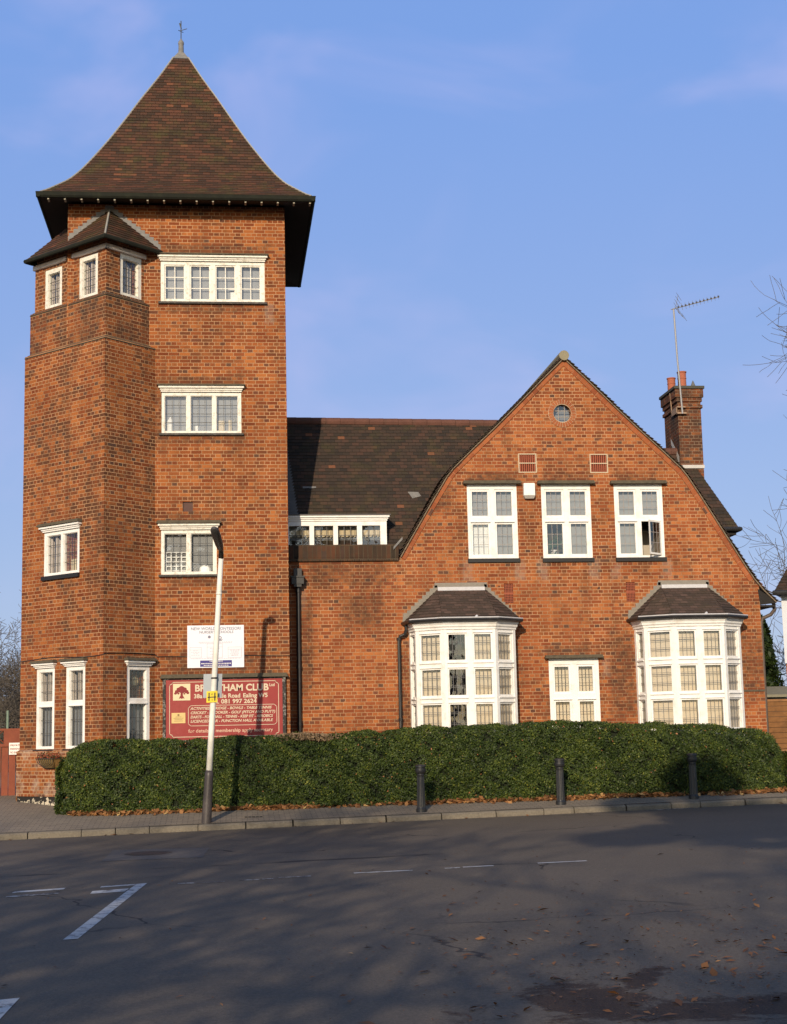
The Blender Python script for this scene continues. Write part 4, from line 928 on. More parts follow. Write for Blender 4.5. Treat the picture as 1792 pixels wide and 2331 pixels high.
# planter on the turret wall
pt = thing('wall_planter', 'wire hayrack planter of dried red flowers below the turret window', 'planter', tuple(PLb(-1.42, .1, 1.1)))
m = MB(); Pp = PLb
for k in range(9):
    a = -1.70+k*.065
    m.tube([Pp(a, .22, 1.31), Pp(a+(-1.44-a)*.12, .20, 1.22), Pp(a+(-1.44-a)*.4, .10, 1.13), Pp(a+(-1.44-a)*.5, .01, 1.10)], .008, 5)
m.tube([Pp(-1.71, .0, 1.31), Pp(-1.71, .22, 1.31), Pp(-1.18, .22, 1.31), Pp(-1.18, .0, 1.31)], .010, 5)
m.build('rack', plain('black rack wire', (.05, .045, .035), .6), pt)
m = MB(); m.add([Pp(-1.70, .20, 1.30), Pp(-1.19, .20, 1.30), Pp(-1.19, .0, 1.30), Pp(-1.70, .0, 1.30), Pp(-1.58, .10, 1.13), Pp(-1.31, .10, 1.13), Pp(-1.31, 0, 1.10), Pp(-1.58, 0, 1.10)], [(0, 1, 2, 3), (0, 4, 5, 1), (1, 5, 6, 2), (0, 3, 7, 4), (4, 7, 6, 5)]); m.build('liner', plain('coir liner', (.34, .22, .08), .95, var=.35, scale=25), pt)
m = MB()
for k in range(260):
    a, d, z = random.uniform(-1.72, -1.17), random.uniform(.02, .24), 1.31+abs(random.gauss(0, .05)); s = random.uniform(.012, .028); n = Vector((random.uniform(-1, 1), random.uniform(-1, 1), random.uniform(-.3, 1))).normalized(); t = n.orthogonal()*s; b = n.cross(t)
    c = Vector(Pp(a, d, z)); m.poly([c-t, c+b*.6, c+t, c-b*.6])
n_ = NT('dried flowers'); rr = n_.n('ShaderNodeTexWhiteNoise', {'Vector': n_.n('ShaderNodeVectorMath', {0: n_.pos(), 1: (25, 25, 25)}, operation='MULTIPLY').outputs[0]}, noise_dimensions='3D').outputs[0]
n_.bsdf(n_.ramp(n_.noise(n_.pos(), 35, 1), [(.35, (.05, .06, .02)), (.48, (.12, .07, .03)), (.6, (.30, .05, .03))]), .8)
m.build('flowers', n_.m, pt)

# ------------------------------------------------------------------ things seen through the windows
def sill_item(name, label, cat, prof, P, a, z, d, mat, n=14):
    m = MB(); c = P(a, d, z); m.lathe(c, prof, n); return tag(m.build(name, mat), label, cat)
sill_item('plastic_bottle', 'white plastic bottle inside the three light tower window, by its left jamb', 'bottle', [(.07, 0), (.075, .02), (.075, .20), (.05, .25), (.022, .28), (.022, .31)], FRONT, -1.12, 8.06, -.17, M_white)
sill_item('white_mug', 'white mug on the sill of the three light tower window, middle light', 'mug', [(.05, 0), (.055, .02), (.055, .12), (.048, .12), (.046, .02)], FRONT, -.55, 8.06, -.17, M_white)
m = MB(); m.box((-.12, .155, 8.05), (.02, .19, 8.30)); tag(m.build('storage_box', M_cr, bevel=.01), 'cream box inside the three light tower window, right hand light', 'box')
m = MB(); m.box((.10, .155, 8.05), (.17, .19, 8.31)); tag(m.build('box_file', M_cr, bevel=.006), 'narrow cream box file at the right jamb of the three light tower window', 'box file')
m = MB(); m.box((.16, .12, 10.91), (.36, .125, 11.10)); m.box((.12, .12, 11.13), (.36, .125, 11.19)); tag(m.build('paper_notice', M_white), 'two white papers stuck inside the four light top tower window', 'paper')
m = MB()
for k in range(5): m.box((-1.22+k*.105, .125, 5.08), (-1.19+k*.105, .14, 5.50)); 
for k in range(5): m.box((-1.22, .124, 5.09+k*.095), (-.77, .141, 5.115+k*.095))
tag(m.build('grid_crate', M_white), 'white slotted plastic crate behind the lower tower window beside the lamp', 'crate')
sill_item('white_dome', 'white rounded cover on the sill behind the lower tower window', 'cover', [(.13, 0), (.13, .06), (.11, .11), (.06, .15), (.01, .165)], FRONT, -.40, 5.07, -.16, M_white)
m = MB(); m.box((-.56, .185, 5.20), (-.25, .19, 5.70)); tag(m.build('orange_panel', plain('pale orange board', (.50, .33, .18), .9)), 'pale orange board standing behind the lower tower window', 'board')
ck = thing('wall_clock', 'round cream clock face seen through the turret window beside the notice board', 'clock', tuple(PRt(1.0, -.3, 2.82)))
m = MB(); m.disc((.98, 2.83, -.17), .085, lambda a, z, d: PRt(a, d, z), 24); m.build('dial', plain('clock dial', (.60, .46, .25), .7), ck)
m = MB(); m.disc((.98, 2.83, -.165), .10, lambda a, z, d: PRt(a, d, z), 24, .085); m.build('rim', plain('clock rim', (.25, .15, .06), .5), ck)
hpnt = thing('potted_plant', 'dark green pot plant inside the middle upper window of the gable', 'plant', (7.25, 1.3, 5.46))
m = MB()
for k in range(160):
    c = Vector((7.25+random.gauss(0, .10), 1.22+random.gauss(0, .05), 5.66+random.gauss(0, .10))); n = Vector((random.uniform(-1, 1), -1, random.uniform(-.5, 1))).normalized(); t = n.orthogonal()*random.uniform(.02, .05); b = n.cross(t); m.poly([c-t, c+b*.5, c+t, c-b*.5])
m.build('leaves', plain('house plant leaf', (.03, .06, .02), .5), hpnt)
m = MB(); m.lathe((7.25, 1.22, 5.42), [(.06, 0), (.085, .16), (.09, .16), (.09, .18)], 14); m.build('pot', M_white, hpnt)
m = MB(); m.poly([(5.1-.42, .12, 3.24), (5.1-.18, .12, 3.24), (5.1-.18, .12, 3.27), (5.1-.42, .12, 3.27)]); m.box((4.66, .11, 3.30), (4.97, .16, 3.52)); tag(m.build('screen', plain('dark screen', (.03, .028, .025), .35), bevel=.01), 'dark screen standing in the top pane of the left bay window', 'screen')

# ------------------------------------------------------------------ ground
def kerbY(x): return -3.2+.08*x
def roadz(x): return -.012+.0135*max(min(x, 40), -40)
def pavz(x, y): return roadz(x)+.11+.092*min(max(y-kerbY(x), 0), 6.5)
n_ = NT('asphalt'); p = n_.pos()
spk = n_.noise(p, 130, 2, .7); pat = n_.noise(p, .35, 5, .6); agg = n_.n('ShaderNodeTexVoronoi', {'Vector': p, 'Scale': 70.0}).outputs['Distance']
c = n_.mix(pat, (.086, .071, .053), (.138, .112, .084))
c = n_.mix(1.0, c, n_.mix(spk, (.45,)*3, (1.55,)*3), 'MULTIPLY')
c = n_.mix(1.0, c, n_.mix(n_.rng(n_.noise(p, 34, 3, .8), .3, .7), (.72,)*3, (1.28,)*3), 'MULTIPLY')
c = n_.mix(n_.rng(n_.noise(p, 47, 1), .74, .78, 0, .6), c, (.20, .18, .16))
sx = n_.n('ShaderNodeSeparateXYZ', {0: p}); X, Y = sx.outputs[0], sx.outputs[1]
# trench reinstatement with a sealed edge, tar lines
tw_ = n_.math('ADD', Y, n_.math('MULTIPLY', n_.math('SUBTRACT', n_.noise(p, 1.2, 4), .5), .22))
tl = n_.math('ABSOLUTE', n_.math('SUBTRACT', tw_, n_.math('ADD', -10.95, n_.math('MULTIPLY', X, .075))))
msk = n_.math('MULTIPLY', n_.rng(tl, .07, .13, .8, 0), n_.rng(n_.noise(p, .7, 3), .42, .5))
msk = n_.math('MULTIPLY', msk, n_.math('LESS_THAN', X, 3.6))
c = n_.mix(msk, c, (.014, .013, .012))
crk = n_.n('ShaderNodeTexVoronoi', {'Vector': n_.n('ShaderNodeVectorMath', {0: p, 1: n_.n('ShaderNodeVectorMath', {0: n_.n('ShaderNodeTexNoise', {'Vector': p, 'Scale': 2.0}).outputs[1], 1: (.6, .6, 0)}, operation='MULTIPLY').outputs[0]}, operation='ADD').outputs[0], 'Scale': .22}, feature='DISTANCE_TO_EDGE').outputs[0]
c = n_.mix(n_.math('MULTIPLY', n_.rng(crk, .003, .007, .8, 0), n_.rng(n_.noise(p, .4, 2), .5, .6)), c, (.016, .014, .013))
# rotting leaf mulch lying in the near corner
dx = n_.math('SUBTRACT', X, 2.9); dy = n_.math('SUBTRACT', Y, -22.1)
rr = n_.math('ADD', n_.math('MULTIPLY', n_.math('ABSOLUTE', dx), .55), n_.math('MULTIPLY', n_.math('ABSOLUTE', n_.math('ADD', dy, n_.math('MULTIPLY', dx, .35))), .9))
mm = n_.math('ADD', n_.noise(p, 2.6, 6, .7, .6), n_.math('MULTIPLY', n_.math('SUBTRACT', n_.noise(p, 38, 3, .7), .5), .3))
sq_ = lambda v, c0, r: n_.math('POWER', n_.math('DIVIDE', n_.math('SUBTRACT', v, c0), r), 2.0)
dA = n_.math('SQRT', n_.math('ADD', sq_(X, 2.22, .34), sq_(Y, -22.05, .62)))
dB = n_.math('SQRT', n_.math('ADD', sq_(X, 3.6, 1.5), sq_(n_.math('ADD', Y, n_.math('MULTIPLY', X, .12)), -22.28, .36)))
dC = n_.math('SQRT', n_.math('ADD', sq_(X, 2.72, .22), sq_(n_.math('SUBTRACT', Y, n_.math('MULTIPLY', X, 1.5)), -25.55, .22)))
mm = n_.math('SUBTRACT', mm, n_.math('MULTIPLY', n_.math('MINIMUM', n_.math('MINIMUM', dA, dB), dC), .29))
c = n_.mix(n_.rng(mm, .13, .24, 0, .92), c, n_.mix(n_.rng(n_.noise(p, 60, 3, .7), .35, .75), (.014, .008, .005), (.085, .045, .022)))
ml2 = n_.math('SUBTRACT', n_.noise(p, 5.5, 6, .75, .3), n_.math('MULTIPLY', n_.math('ABSOLUTE', n_.math('SUBTRACT', X, 4.0)), .10))
c = n_.mix(n_.math('MULTIPLY', n_.rng(ml2, .56, .64, 0, .55), n_.math('LESS_THAN', Y, -15.5)), c, (.12, .062, .028))
n_.bsdf(c, .85, spec=.25, bump=n_.math('ADD', agg, spk), bstr=.35, bdist=.006); M_road = n_.m
def sheet(name, xs, ys, zf, mat, kind='structure'):
    m = MB()
    for i in range(len(xs)):
        for j in range(len(ys)):
            y = ys[j](xs[i]) if callable(ys[j]) else ys[j]; m.v.append((xs[i], y, zf(xs[i], y)))
    n = len(ys)
    for i in range(len(xs)-1):
        for j in range(n-1): m.f.append((i*n+j, (i+1)*n+j, (i+1)*n+j+1, i*n+j+1))
    return tag(m.build(name, mat), kind=kind)
XS = [-120, -40, -20, -12, -8, -6, -4, -2, 0, 2, 4, 6, 8, 10, 12, 16, 20, 40, 120]
sheet('road', XS, [-150, -60, -40, -25, -15, -8, kerbY], lambda x, y: roadz(x), M_road)
n_ = NT('pavement blocks'); uvp = n_.pos(); sx = n_.n('ShaderNodeSeparateXYZ', {0: uvp})
bkn = n_.n('ShaderNodeTexBrick', {'Vector': uvp, 'Color1': (.30, .245, .18, 1), 'Color2': (.225, .185, .14, 1), 'Mortar': (.055, .047, .038, 1), 'Scale': 1.0, 'Mortar Size': .006, 'Brick Width': .2, 'Row Height': .1}).outputs[0]
cc_ = n_.mix(n_.noise(uvp, .8, 4), n_.mix(.35, bkn, (.12, .10, .08)), n_.mix(.3, bkn, (.27, .23, .18)))
n_.bsdf(n_.mix(1.0, cc_, n_.mix(n_.noise(uvp, 45, 3, .7), (.6,)*3, (1.35,)*3), 'MULTIPLY'), .9, spec=.2, bump=n_.noise(uvp, 60, 2), bstr=.2)
M_pave = n_.m
sheet('pavement', XS, [lambda x: kerbY(x)+.14, lambda x: kerbY(x)+1.2, -.5, 1.0, 3.5, 60], lambda x, y: pavz(x, y), M_pave)
n_ = NT('rough grass'); p = n_.pos(); n_.bsdf(n_.mix(n_.noise(p, 3, 4), (.03, .035, .015), (.06, .07, .03)), .95)
m = MB(); m.poly([(-400, -300, -1.2), (400, -300, -1.2), (400, 500, -1.2), (-400, 500, -1.2)]); tag(m.build('ground', n_.m), kind='structure')
kb = MB(); x = -20.0; random.seed(5)
while x < 24:
    ln = random.choice([.9, .93, .87, .6, 1.05]); x1 = x+ln-random.uniform(.012, .03); j = random.uniform(-.006, .006)
    pts = []
    for xx in (x, x1):
        y = kerbY(xx)+j; z = roadz(xx)
        hj = random.uniform(-.003, .003) if xx == x else hj; pts.append([(xx, y, z-.05), (xx, y+.012, z+.078+hj), (xx, y+.045, z+.108+hj), (xx, y+.15, z+.118+hj), (xx, y+.15, z-.05)])
    o = len(kb.v); kb.v += pts[0]+pts[1]
    for k in range(5): kb.f.append((o+k, o+5+k, o+5+(k+1) % 5, o+(k+1) % 5))
    kb.f.append((o, o+1, o+2, o+3, o+4)); kb.f.append((o+9, o+8, o+7, o+6, o+5)); x += ln
tag(kb.build('kerb', plain('granite kerb', (.165, .14, .105), .85, var=.4, scale=30, dirt=(.06, .052, .04), dscale=2.2, dmax=.8)), kind='structure')
# road paint
n_ = NT('worn road paint'); p = n_.pos(); wf = n_.rng(n_.noise(p, 7, 6, .75), .36, .50)
n_.bsdf(n_.mix(wf, (.07, .066, .06), n_.mix(n_.noise(p, 90, 2), (.36, .35, .33), (.62, .61, .58))), .8); M_paint = n_.m
n_ = NT('very worn road paint'); p = n_.pos(); wf = n_.rng(n_.noise(p, 9, 6, .8), .47, .6)
n_.bsdf(n_.mix(wf, (.062, .057, .052), (.45, .44, .42)), .8); M_paint2 = n_.m
def mark(pts, mat=M_paint): 
    m = MB(); m.poly([(x, y, roadz(x)+.004) for x, y in pts]); tag(m.build('road_marking', mat), kind='structure')
mark([(-1.39, -17.95), (-1.265, -17.92), (-.925, -13.05), (-1.05, -13.12)])
mark([(-1.50, -14.03), (-1.125, -13.93), (-1.10, -13.62), (-1.50, -13.72)])
mark([(-1.45, -13.34), (-1.065, -13.24), (-1.055, -13.10), (-1.44, -13.20)])
mark([(-2.42, -13.52), (-1.86, -13.36), (-1.85, -13.18), (-2.41, -13.33)]); mark([(-2.43, -13.98), (-1.87, -13.86), (-1.86, -13.70), (-2.42, -13.84)], M_paint2)
mark([(-1.50, -20.93), (-1.365, -20.89), (-1.40, -22.3), (-1.56, -22.3)])
for (x0, x1, y, mt) in ((-.56, -.02, -13.3, M_paint2), (.15, .55, -13.23, M_paint2), (.60, 1.0, -13.12, M_paint2), (1.52, 2.23, -12.98, M_paint), (2.63, 2.82, -12.91, M_paint), (2.86, 3.24, -12.86, M_paint), (3.80, 4.42, -12.78, M_paint)):
    mark([(x0, y-.055), (x1, y-.04), (x1, y+.055), (x0, y+.035)], mt)
mark([(8.0, -2.78), (8.9, -2.70), (8.9, -2.60), (8.0, -2.66)], M_paint2)
m = MB(); m.poly([(-1.74, -9.40, roadz(-1.7)+.003), (-.33, -9.5, roadz(-.3)+.003), (-.25, -7.6, roadz(-.3)+.003), (-1.74, -7.25, roadz(-1.7)+.003)])
n_ = NT('patched asphalt'); p = n_.pos(); n_.bsdf(n_.mix(1.0, n_.mix(n_.noise(p, 1.2, 4), (.095, .083, .072), (.125, .11, .095)), n_.mix(n_.noise(p, 110, 2, .7), (.5,)*3, (1.5,)*3), 'MULTIPLY'), .9, bump=n_.noise(p, 90, 2), bstr=.3)
tag(m.build('road_patch', n_.m), kind='structure')
mh = thing('manhole_cover', 'round iron manhole cover set in a paler patch of the road', 'manhole', (-1.12, -8.27, roadz(-1.1)))
m = MB(); m.lathe((-1.12, -8.27, roadz(-1.1)), [(.33, 0), (.33, .008), (.29, .010), (.28, .006), (.05, .007)], 32); m.build('lid', plain('worn iron', (.03, .028, .027), .6, var=.3, scale=20), mh)
m = MB(); m.disc((-1.12, -8.27, roadz(-1.1)+.006), .38, lambda a, b, c: (a, b, c), 32, .33); m.build('collar', plain('iron collar', (.05, .045, .042), .7), mh)
m = MB()
for k in range(5): m.box((.35+k*.07, -2.55, pavz(.5, -2.55)+.004), (.40+k*.07, -2.42, pavz(.5, -2.5)+.012))
tag(m.build('drain_cover', plain('drain iron', (.03, .028, .026), .6)), 'small slotted iron cover let into the pavement by the lamp post', 'drain cover')

# ------------------------------------------------------------------ street furniture
bl = thing('bollard', 'black fluted bollard in front of the left bay window', 'bollard', (3.68, -2.54, pavz(3.68, -2.54)-.01), 'black bollards along the kerb')
bz = pavz(3.68, -2.54)-.01
M_boll = plain('black bollard paint', (.018, .018, .02), .38, spec=.5, var=.2, scale=12, dirt=(.05, .045, .04), dscale=5, dmax=.5)
m = MB(); o = 0; n = 48; rings = []
for (r, z, fl) in ((.100, 0, 0), (.100, .06, 0), (.090, .075, 0), (.082, .10, 1), (.072, .66, 1), (.075, .70, 0), (.075, .72, 0)):
    rings.append([(3.68+(r-(.007 if fl and k % 4 < 2 else 0))*math.cos(2*math.pi*k/n), -2.54+(r-(.007 if fl and k % 4 < 2 else 0))*math.sin(2*math.pi*k/n), bz+z) for k in range(n)])
m.v = [q for r in rings for q in r]
for i in range(len(rings)-1):
    for k in range(n): m.f.append((i*n+k, i*n+(k+1) % n, (i+1)*n+(k+1) % n, (i+1)*n+k))
m.build('shaft', M_boll, bl)
m = MB(); m.lathe((3.68, -2.54, bz), [(.07, .72), (.098, .745), (.104, .78), (.104, .815), (.088, .82), (.088, .84), (.108, .848), (.108, .872), (.09, .885), (.04, .895), (.0, .897)], 32); m.build('cap', M_boll, bl, smooth=False)
for (x, y, lb) in ((6.45, -2.20, 'black fluted bollard before the low window between the two bays'), (9.15, -2.05, 'black fluted bollard standing in front of the right bay window')):
    c = copy_tree(bl); c.location = (x, y, pavz(x, y)-.01); c['label'] = lb
PY = -3.0
lp = thing('lamp_post', 'leaning cream street lamp post with dark base and dark lantern by the kerb', 'street lamp', (-.36, PY, .05))
lean = lambda z: (-.36+.31*(z-.06)/5.2, PY, z)
PS = (1.65-5.0)
m = MB(); m.tube([lean(.04), lean(.10), lean(.95), lean(1.0), lean(1.06)], [.092, .092, .078, .078, .06], 20); m.build('base_sleeve', plain('dark brown post paint', (.055, .045, .042), .45, spec=.4, var=.2, scale=7, dirt=(.12, .1, .09), dscale=4), lp, smooth=True)
m = MB(); m.tube([lean(1.0), lean(1.8), lean(3.4), lean(4.32), lean(5.1)], [.058, .055, .052, .050, .044], 18); m.tube([lean(4.30), lean(4.34)], .056, 18); m.build('pole', plain('cream post paint', (.74, .72, .65), .5, var=.08, scale=5, dirt=(.5, .42, .28), dscale=3), lp, smooth=True)
m = MB(); tx, ty, tz = lean(5.05); m.tube([(tx, ty, tz-.05), (tx, ty-.08, tz+.10), (tx-.02, ty-.28, tz+.17)], [.05, .045, .04], 12); m.build('bracket', M_black, lp, smooth=True)
m = MB(); ax = Vector((tx-.0, ty-.12, tz+.07)); dirv = Vector((-.12, -.78, .30)).normalized(); side = dirv.cross(Vector((0, 0, 1))).normalized(); upv = side.cross(dirv)
rr_ = []
for (t, wv, hv) in ((0, .035, .05), (.10, .06, .07), (.25, .075, .085), (.6, .085, .09), (.80, .08, .075), (.88, .055, .04), (.90, .02, .02)):
    c = ax+dirv*t; rr_.append([c+side*wv*math.cos(k*math.pi/8)+upv*hv*math.sin(k*math.pi/8)*(1 if math.sin(k*math.pi/8) > 0 else .55) for k in range(16)])
m.v = [tuple(q) for r in rr_ for q in r]
for i in range(len(rr_)-1):
    for k in range(16): m.f.append((i*16+k, i*16+(k+1) % 16, (i+1)*16+(k+1) % 16, (i+1)*16+k))
m.f.append(tuple(range(16))[::-1]); m.f.append(tuple(len(m.v)-16+k for k in range(16))); m.build('lamp_head', plain('dark lantern', (.06, .055, .055), .45, spec=.4, var=.15), lp, smooth=True)
sg = thing('street_sign', 'grey back of a small sign plate clamped behind the lamp post', 'sign', (-.23, PY, 2.6))
m = MB(); m.box((-.405, PY+.062, 2.39), (-.06, PY+.068, 2.83), lambda x, y, z: (x+.03*(z-2.6), y, z)); m.build('plate', plain('galvanised plate', (.34, .37, .40), .5, var=.06), sg)
m = MB()
for z in (2.47, 2.75): m.tube([(lean(z)[0], PY, z-.015), (lean(z)[0], PY, z+.015)], .061, 16)
m.build('clamp', M_black, sg)
hs = thing('hydrant_sign', 'small yellow plate with a black H on the lamp post', 'sign', (-.245, PY-.06, 2.4))
HP = plane((-.245, PY-.062, 2.405), (1, 0, .03), (0, -1, 0))
m = MB(); m.box((-.10, 0, -.105), (.10, .004, .105), lambda a, d, z: HP(a+.02*z, d, z)); m.build('plate', plain('yellow sign paint', (.75, .56, .03), .45, var=.04), hs, bevel=.0)
m = MB()
for (x0, x1, z0, z1) in ((-.065, -.042, -.075, .075), (.042, .065, -.075, .075), (-.08, .08, -.018, .002)): m.box((x0, .0042, z0), (x1, .006, z1), lambda a, d, z: HP(a+.02*z, d, z))
m.build('letter', M_black, hs)
text('30', .045, HP, -.025, .03, .005, M_black, hs, name='number'); text('4', .05, HP, -.012, -.075, .005, M_black, hs, name='number')

# ------------------------------------------------------------------ hedge
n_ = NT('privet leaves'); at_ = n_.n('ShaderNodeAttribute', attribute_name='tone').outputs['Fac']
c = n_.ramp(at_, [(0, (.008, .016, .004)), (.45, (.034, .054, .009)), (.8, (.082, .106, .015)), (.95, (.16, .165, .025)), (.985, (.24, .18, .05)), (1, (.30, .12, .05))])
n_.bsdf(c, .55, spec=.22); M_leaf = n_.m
def leaf_mesh(name, C, N, size, tone, mat, parent=None, elong=1.5, origin=(0, 0, 0), extra=None):
    k = len(C); T = rng.normal(size=(k, 3)); N = N/np.linalg.norm(N, axis=1)[:, None]
    T -= N*(T*N).sum(1)[:, None]; T /= np.linalg.norm(T, axis=1)[:, None]; B = np.cross(N, T)
    s = size[:, None]; V = np.stack([C-T*s*elong*.5, C+B*s*.38+N*s*.10, C+T*s*elong*.5, C-B*s*.38+N*s*.10], 1).reshape(-1, 3)-np.array(origin)
    F = np.arange(k*4).reshape(k, 4)
    me = bpy.data.meshes.new(name); me.vertices.add(k*4); me.vertices.foreach_set('co', V.ravel().astype(np.float32)); me.loops.add(k*4); me.loops.foreach_set('vertex_index', F.ravel().astype(np.int32))
    me.polygons.add(k); me.polygons.foreach_set('loop_start', (np.arange(k)*4).astype(np.int32)); me.polygons.foreach_set('loop_total', np.full(k, 4, dtype=np.int32)); me.update(calc_edges=True)
    a = me.attributes.new('tone', 'FLOAT', 'POINT'); a.data.foreach_set('value', np.repeat(tone, 4).astype(np.float32))
    me.materials.append(mat); ob = bpy.data.objects.new(name, me); col.objects.link(ob)
    if parent is not None: ob.parent = parent
    return ob
hx0, hx1 = -3.30, 11.42
def htop(x): return float(np.interp(x, [-3.3, -3.1, -2.8, -2.4, .7, 3.3, 5, 6.9, 8.5, 10.2, 10.8, 11.1, 11.35], [1.0, 1.40, 1.58, 1.635, 1.645, 1.72, 1.79, 1.81, 1.76, 1.64, 1.58, 1.48, 1.15])) + .02*math.sin(x*2.1)+.012*math.sin(x*5.3)
def hfront(x, z):
    g = pavz(x, -1.4); t = (z-g)/(htop(x)-g+1e-6)
    end = max(0, 1-(x-hx0)/.45) if x < 0 else max(0, 1-(hx1-x)/.4)
    return -1.52+.10*t+.22*max(t-.8, 0)/.2*.6 + .05*math.sin(x*1.7+z*2)+.035*math.sin(x*4.1+1)+ .55*(1-math.sqrt(max(1-end*end, 0)))
hedge = thing('hedge', 'clipped dark green hedge running along the pavement in front of the building', 'hedge', (4, -1.0, .2))
C = []; Nn = []; K = 190000
xs = rng.uniform(hx0, hx1, K); ts = rng.uniform(0, 1, K); sel = rng.uniform(0, 1, K)
for i in range(K):
    x = xs[i]; g = pavz(x, -1.4)
    if sel[i] < .62:
        z = g+.02+(htop(x)-g-.02)*ts[i]**.95; y = hfront(x, z); n = (0, -1, .35)
    elif sel[i] < .90:
        y0 = hfront(x, htop(x)); y = y0+(-.15-y0)*ts[i] if True else 0; z = htop(x)-.10*max(0, 1-(y-y0)/.12)**2; n = (0, -.2, 1)
    elif sel[i] < .95:
        y = -1.35+1.15*ts[i]; x = hx0+.02+.05*math.sin(y*4); z = g+(htop(x+.1)-g)*rng.uniform(0, 1); x += .18*max((z-g)/(htop(x+.1)-g)-.75, 0); n = (-1, -.2, .3)
    else:
        y = -1.4+1.2*ts[i]; x = hx1-.02; z = g+(htop(x)-g)*rng.uniform(0, 1); n = (1, -.2, .3)
    C.append((x, y, z)); Nn.append(n)
C = np.array(C); Nn = np.array(Nn, float)
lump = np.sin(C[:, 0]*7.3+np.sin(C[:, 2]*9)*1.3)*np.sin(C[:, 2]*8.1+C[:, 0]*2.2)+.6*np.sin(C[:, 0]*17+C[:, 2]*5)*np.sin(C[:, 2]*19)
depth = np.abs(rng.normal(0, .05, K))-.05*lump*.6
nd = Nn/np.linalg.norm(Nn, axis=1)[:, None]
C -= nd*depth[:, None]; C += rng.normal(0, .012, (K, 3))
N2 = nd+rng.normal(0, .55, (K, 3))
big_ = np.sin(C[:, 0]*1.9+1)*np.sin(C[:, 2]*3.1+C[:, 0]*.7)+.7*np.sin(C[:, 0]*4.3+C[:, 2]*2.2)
tone = np.clip(.38+.15*lump+.06*big_+rng.normal(0, .18, K), 0, .93); u_ = rng.uniform(0, 1, K); tone[u_ > .985] = .95; tone[u_ > .9965] = 1.0  # hollows darker, raised clumps lighter: clump shading put into the leaf colour
org = WO[hedge.name]
gapk = (lump*.8+.5*np.sin(C[:, 0]*31+C[:, 2]*13)*np.sin(C[:, 2]*37)) > -.8+rng.normal(0, .25, K)
C, N2, tone = C[gapk], N2[gapk], tone[gapk]; K = len(C)
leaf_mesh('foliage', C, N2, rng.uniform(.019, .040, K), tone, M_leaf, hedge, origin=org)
# pale clipped twigs where the top has died back
K2 = 1800; bxs = rng.normal(1.55, .28, K2); bys = rng.uniform(-1.38, -1.05, K2); bzs = np.array([htop(a) for a in bxs])+rng.uniform(-.10, .02, K2)
leaf_mesh('dead_twigs', np.stack([bxs, bys, bzs], 1), rng.normal(0, 1, (K2, 3)), rng.uniform(.03, .06, K2), np.full(K2, .99), plain('dead twig', (.20, .14, .085), .9, var=.3, scale=30), hedge, elong=1.8, origin=org)
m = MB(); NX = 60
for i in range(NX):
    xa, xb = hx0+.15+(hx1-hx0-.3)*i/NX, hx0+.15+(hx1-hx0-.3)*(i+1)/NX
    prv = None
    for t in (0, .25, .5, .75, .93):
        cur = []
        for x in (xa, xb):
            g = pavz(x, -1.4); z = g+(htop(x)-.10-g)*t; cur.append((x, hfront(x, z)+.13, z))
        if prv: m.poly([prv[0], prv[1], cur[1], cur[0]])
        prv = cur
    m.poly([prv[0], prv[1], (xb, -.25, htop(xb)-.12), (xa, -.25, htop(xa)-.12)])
m.build('dark_core', plain('hedge inside', (.012, .016, .007), .95, var=.4, scale=20), hedge)  # smooth near-black shell, paints the shade deep behind the leaves
# drift of fallen leaves under the hedge, and scattered on the road
n_ = NT('fallen leaves'); at_ = n_.n('ShaderNodeAttribute', attribute_name='tone').outputs['Fac']
n_.bsdf(n_.ramp(at_, [(0, (.09, .040, .016)), (.5, (.22, .095, .032)), (.8, (.34, .17, .06)), (1, (.45, .30, .12))]), .75); M_dead = n_.m
K3 = 10000; xx = rng.uniform(hx0+.3, hx1+.2, K3); dens = .55+.45*np.sin(xx*1.9)+.4*np.sin(xx*.8+2); keep = rng.uniform(0, 1, K3) < np.clip(dens*np.interp(xx, [-3, 0, 3, 11], [.35, .5, .9, 1]), .08, 1); xx = xx[keep]
yy = np.array([hfront(a, pavz(a, -1.4)+.1) for a in xx])-np.abs(rng.normal(0, .10, len(xx)))+.06
zz_ = np.array([pavz(a, b) for a, b in zip(xx, yy)])+np.abs(rng.normal(0, .022, len(xx)))*(yy > -1.7)+.012
tag(leaf_mesh('fallen_leaves', np.stack([xx, yy, zz_], 1), np.stack([rng.normal(0, .6, len(xx)), rng.normal(-.3, .6, len(xx)), np.ones(len(xx))], 1), rng.uniform(.05, .12, len(xx)), np.clip(rng.normal(.45, .25, len(xx)), 0, 1), M_dead, elong=1.2), kind='stuff')
K4 = 2050; xx = np.concatenate([rng.normal(3.4, 1.2, 1800), rng.uniform(-2, 7, 120), rng.uniform(2, 8, 130)]); yy = np.concatenate([-21.6+np.abs(rng.normal(0, 2.4, 1800))*rng.choice([-.4, 1, 1], 1800), rng.uniform(-23, -9, 120), rng.uniform(-19, -11, 130)])
kx = rng.uniform(-4, 12, 260); gut = np.stack([kx, np.array([kerbY(a) for a in kx])-np.abs(rng.normal(0, .07, 260))-.01, np.array([roadz(a) for a in kx])+.012], 1)
xx = np.concatenate([xx, kx]); yy = np.concatenate([yy, gut[:, 1]]); K4 = len(xx)
tag(leaf_mesh('leaf_litter', np.stack([xx, yy, np.array([roadz(a) for a in xx])+.012], 1), np.stack([rng.normal(0, .22, K4), rng.normal(0, .22, K4), np.ones(K4)], 1), np.clip(rng.lognormal(-4.1, .6, K4), .007, .075), np.clip(rng.normal(.28, .22, K4), 0, 1), M_dead, elong=1.7), kind='stuff')

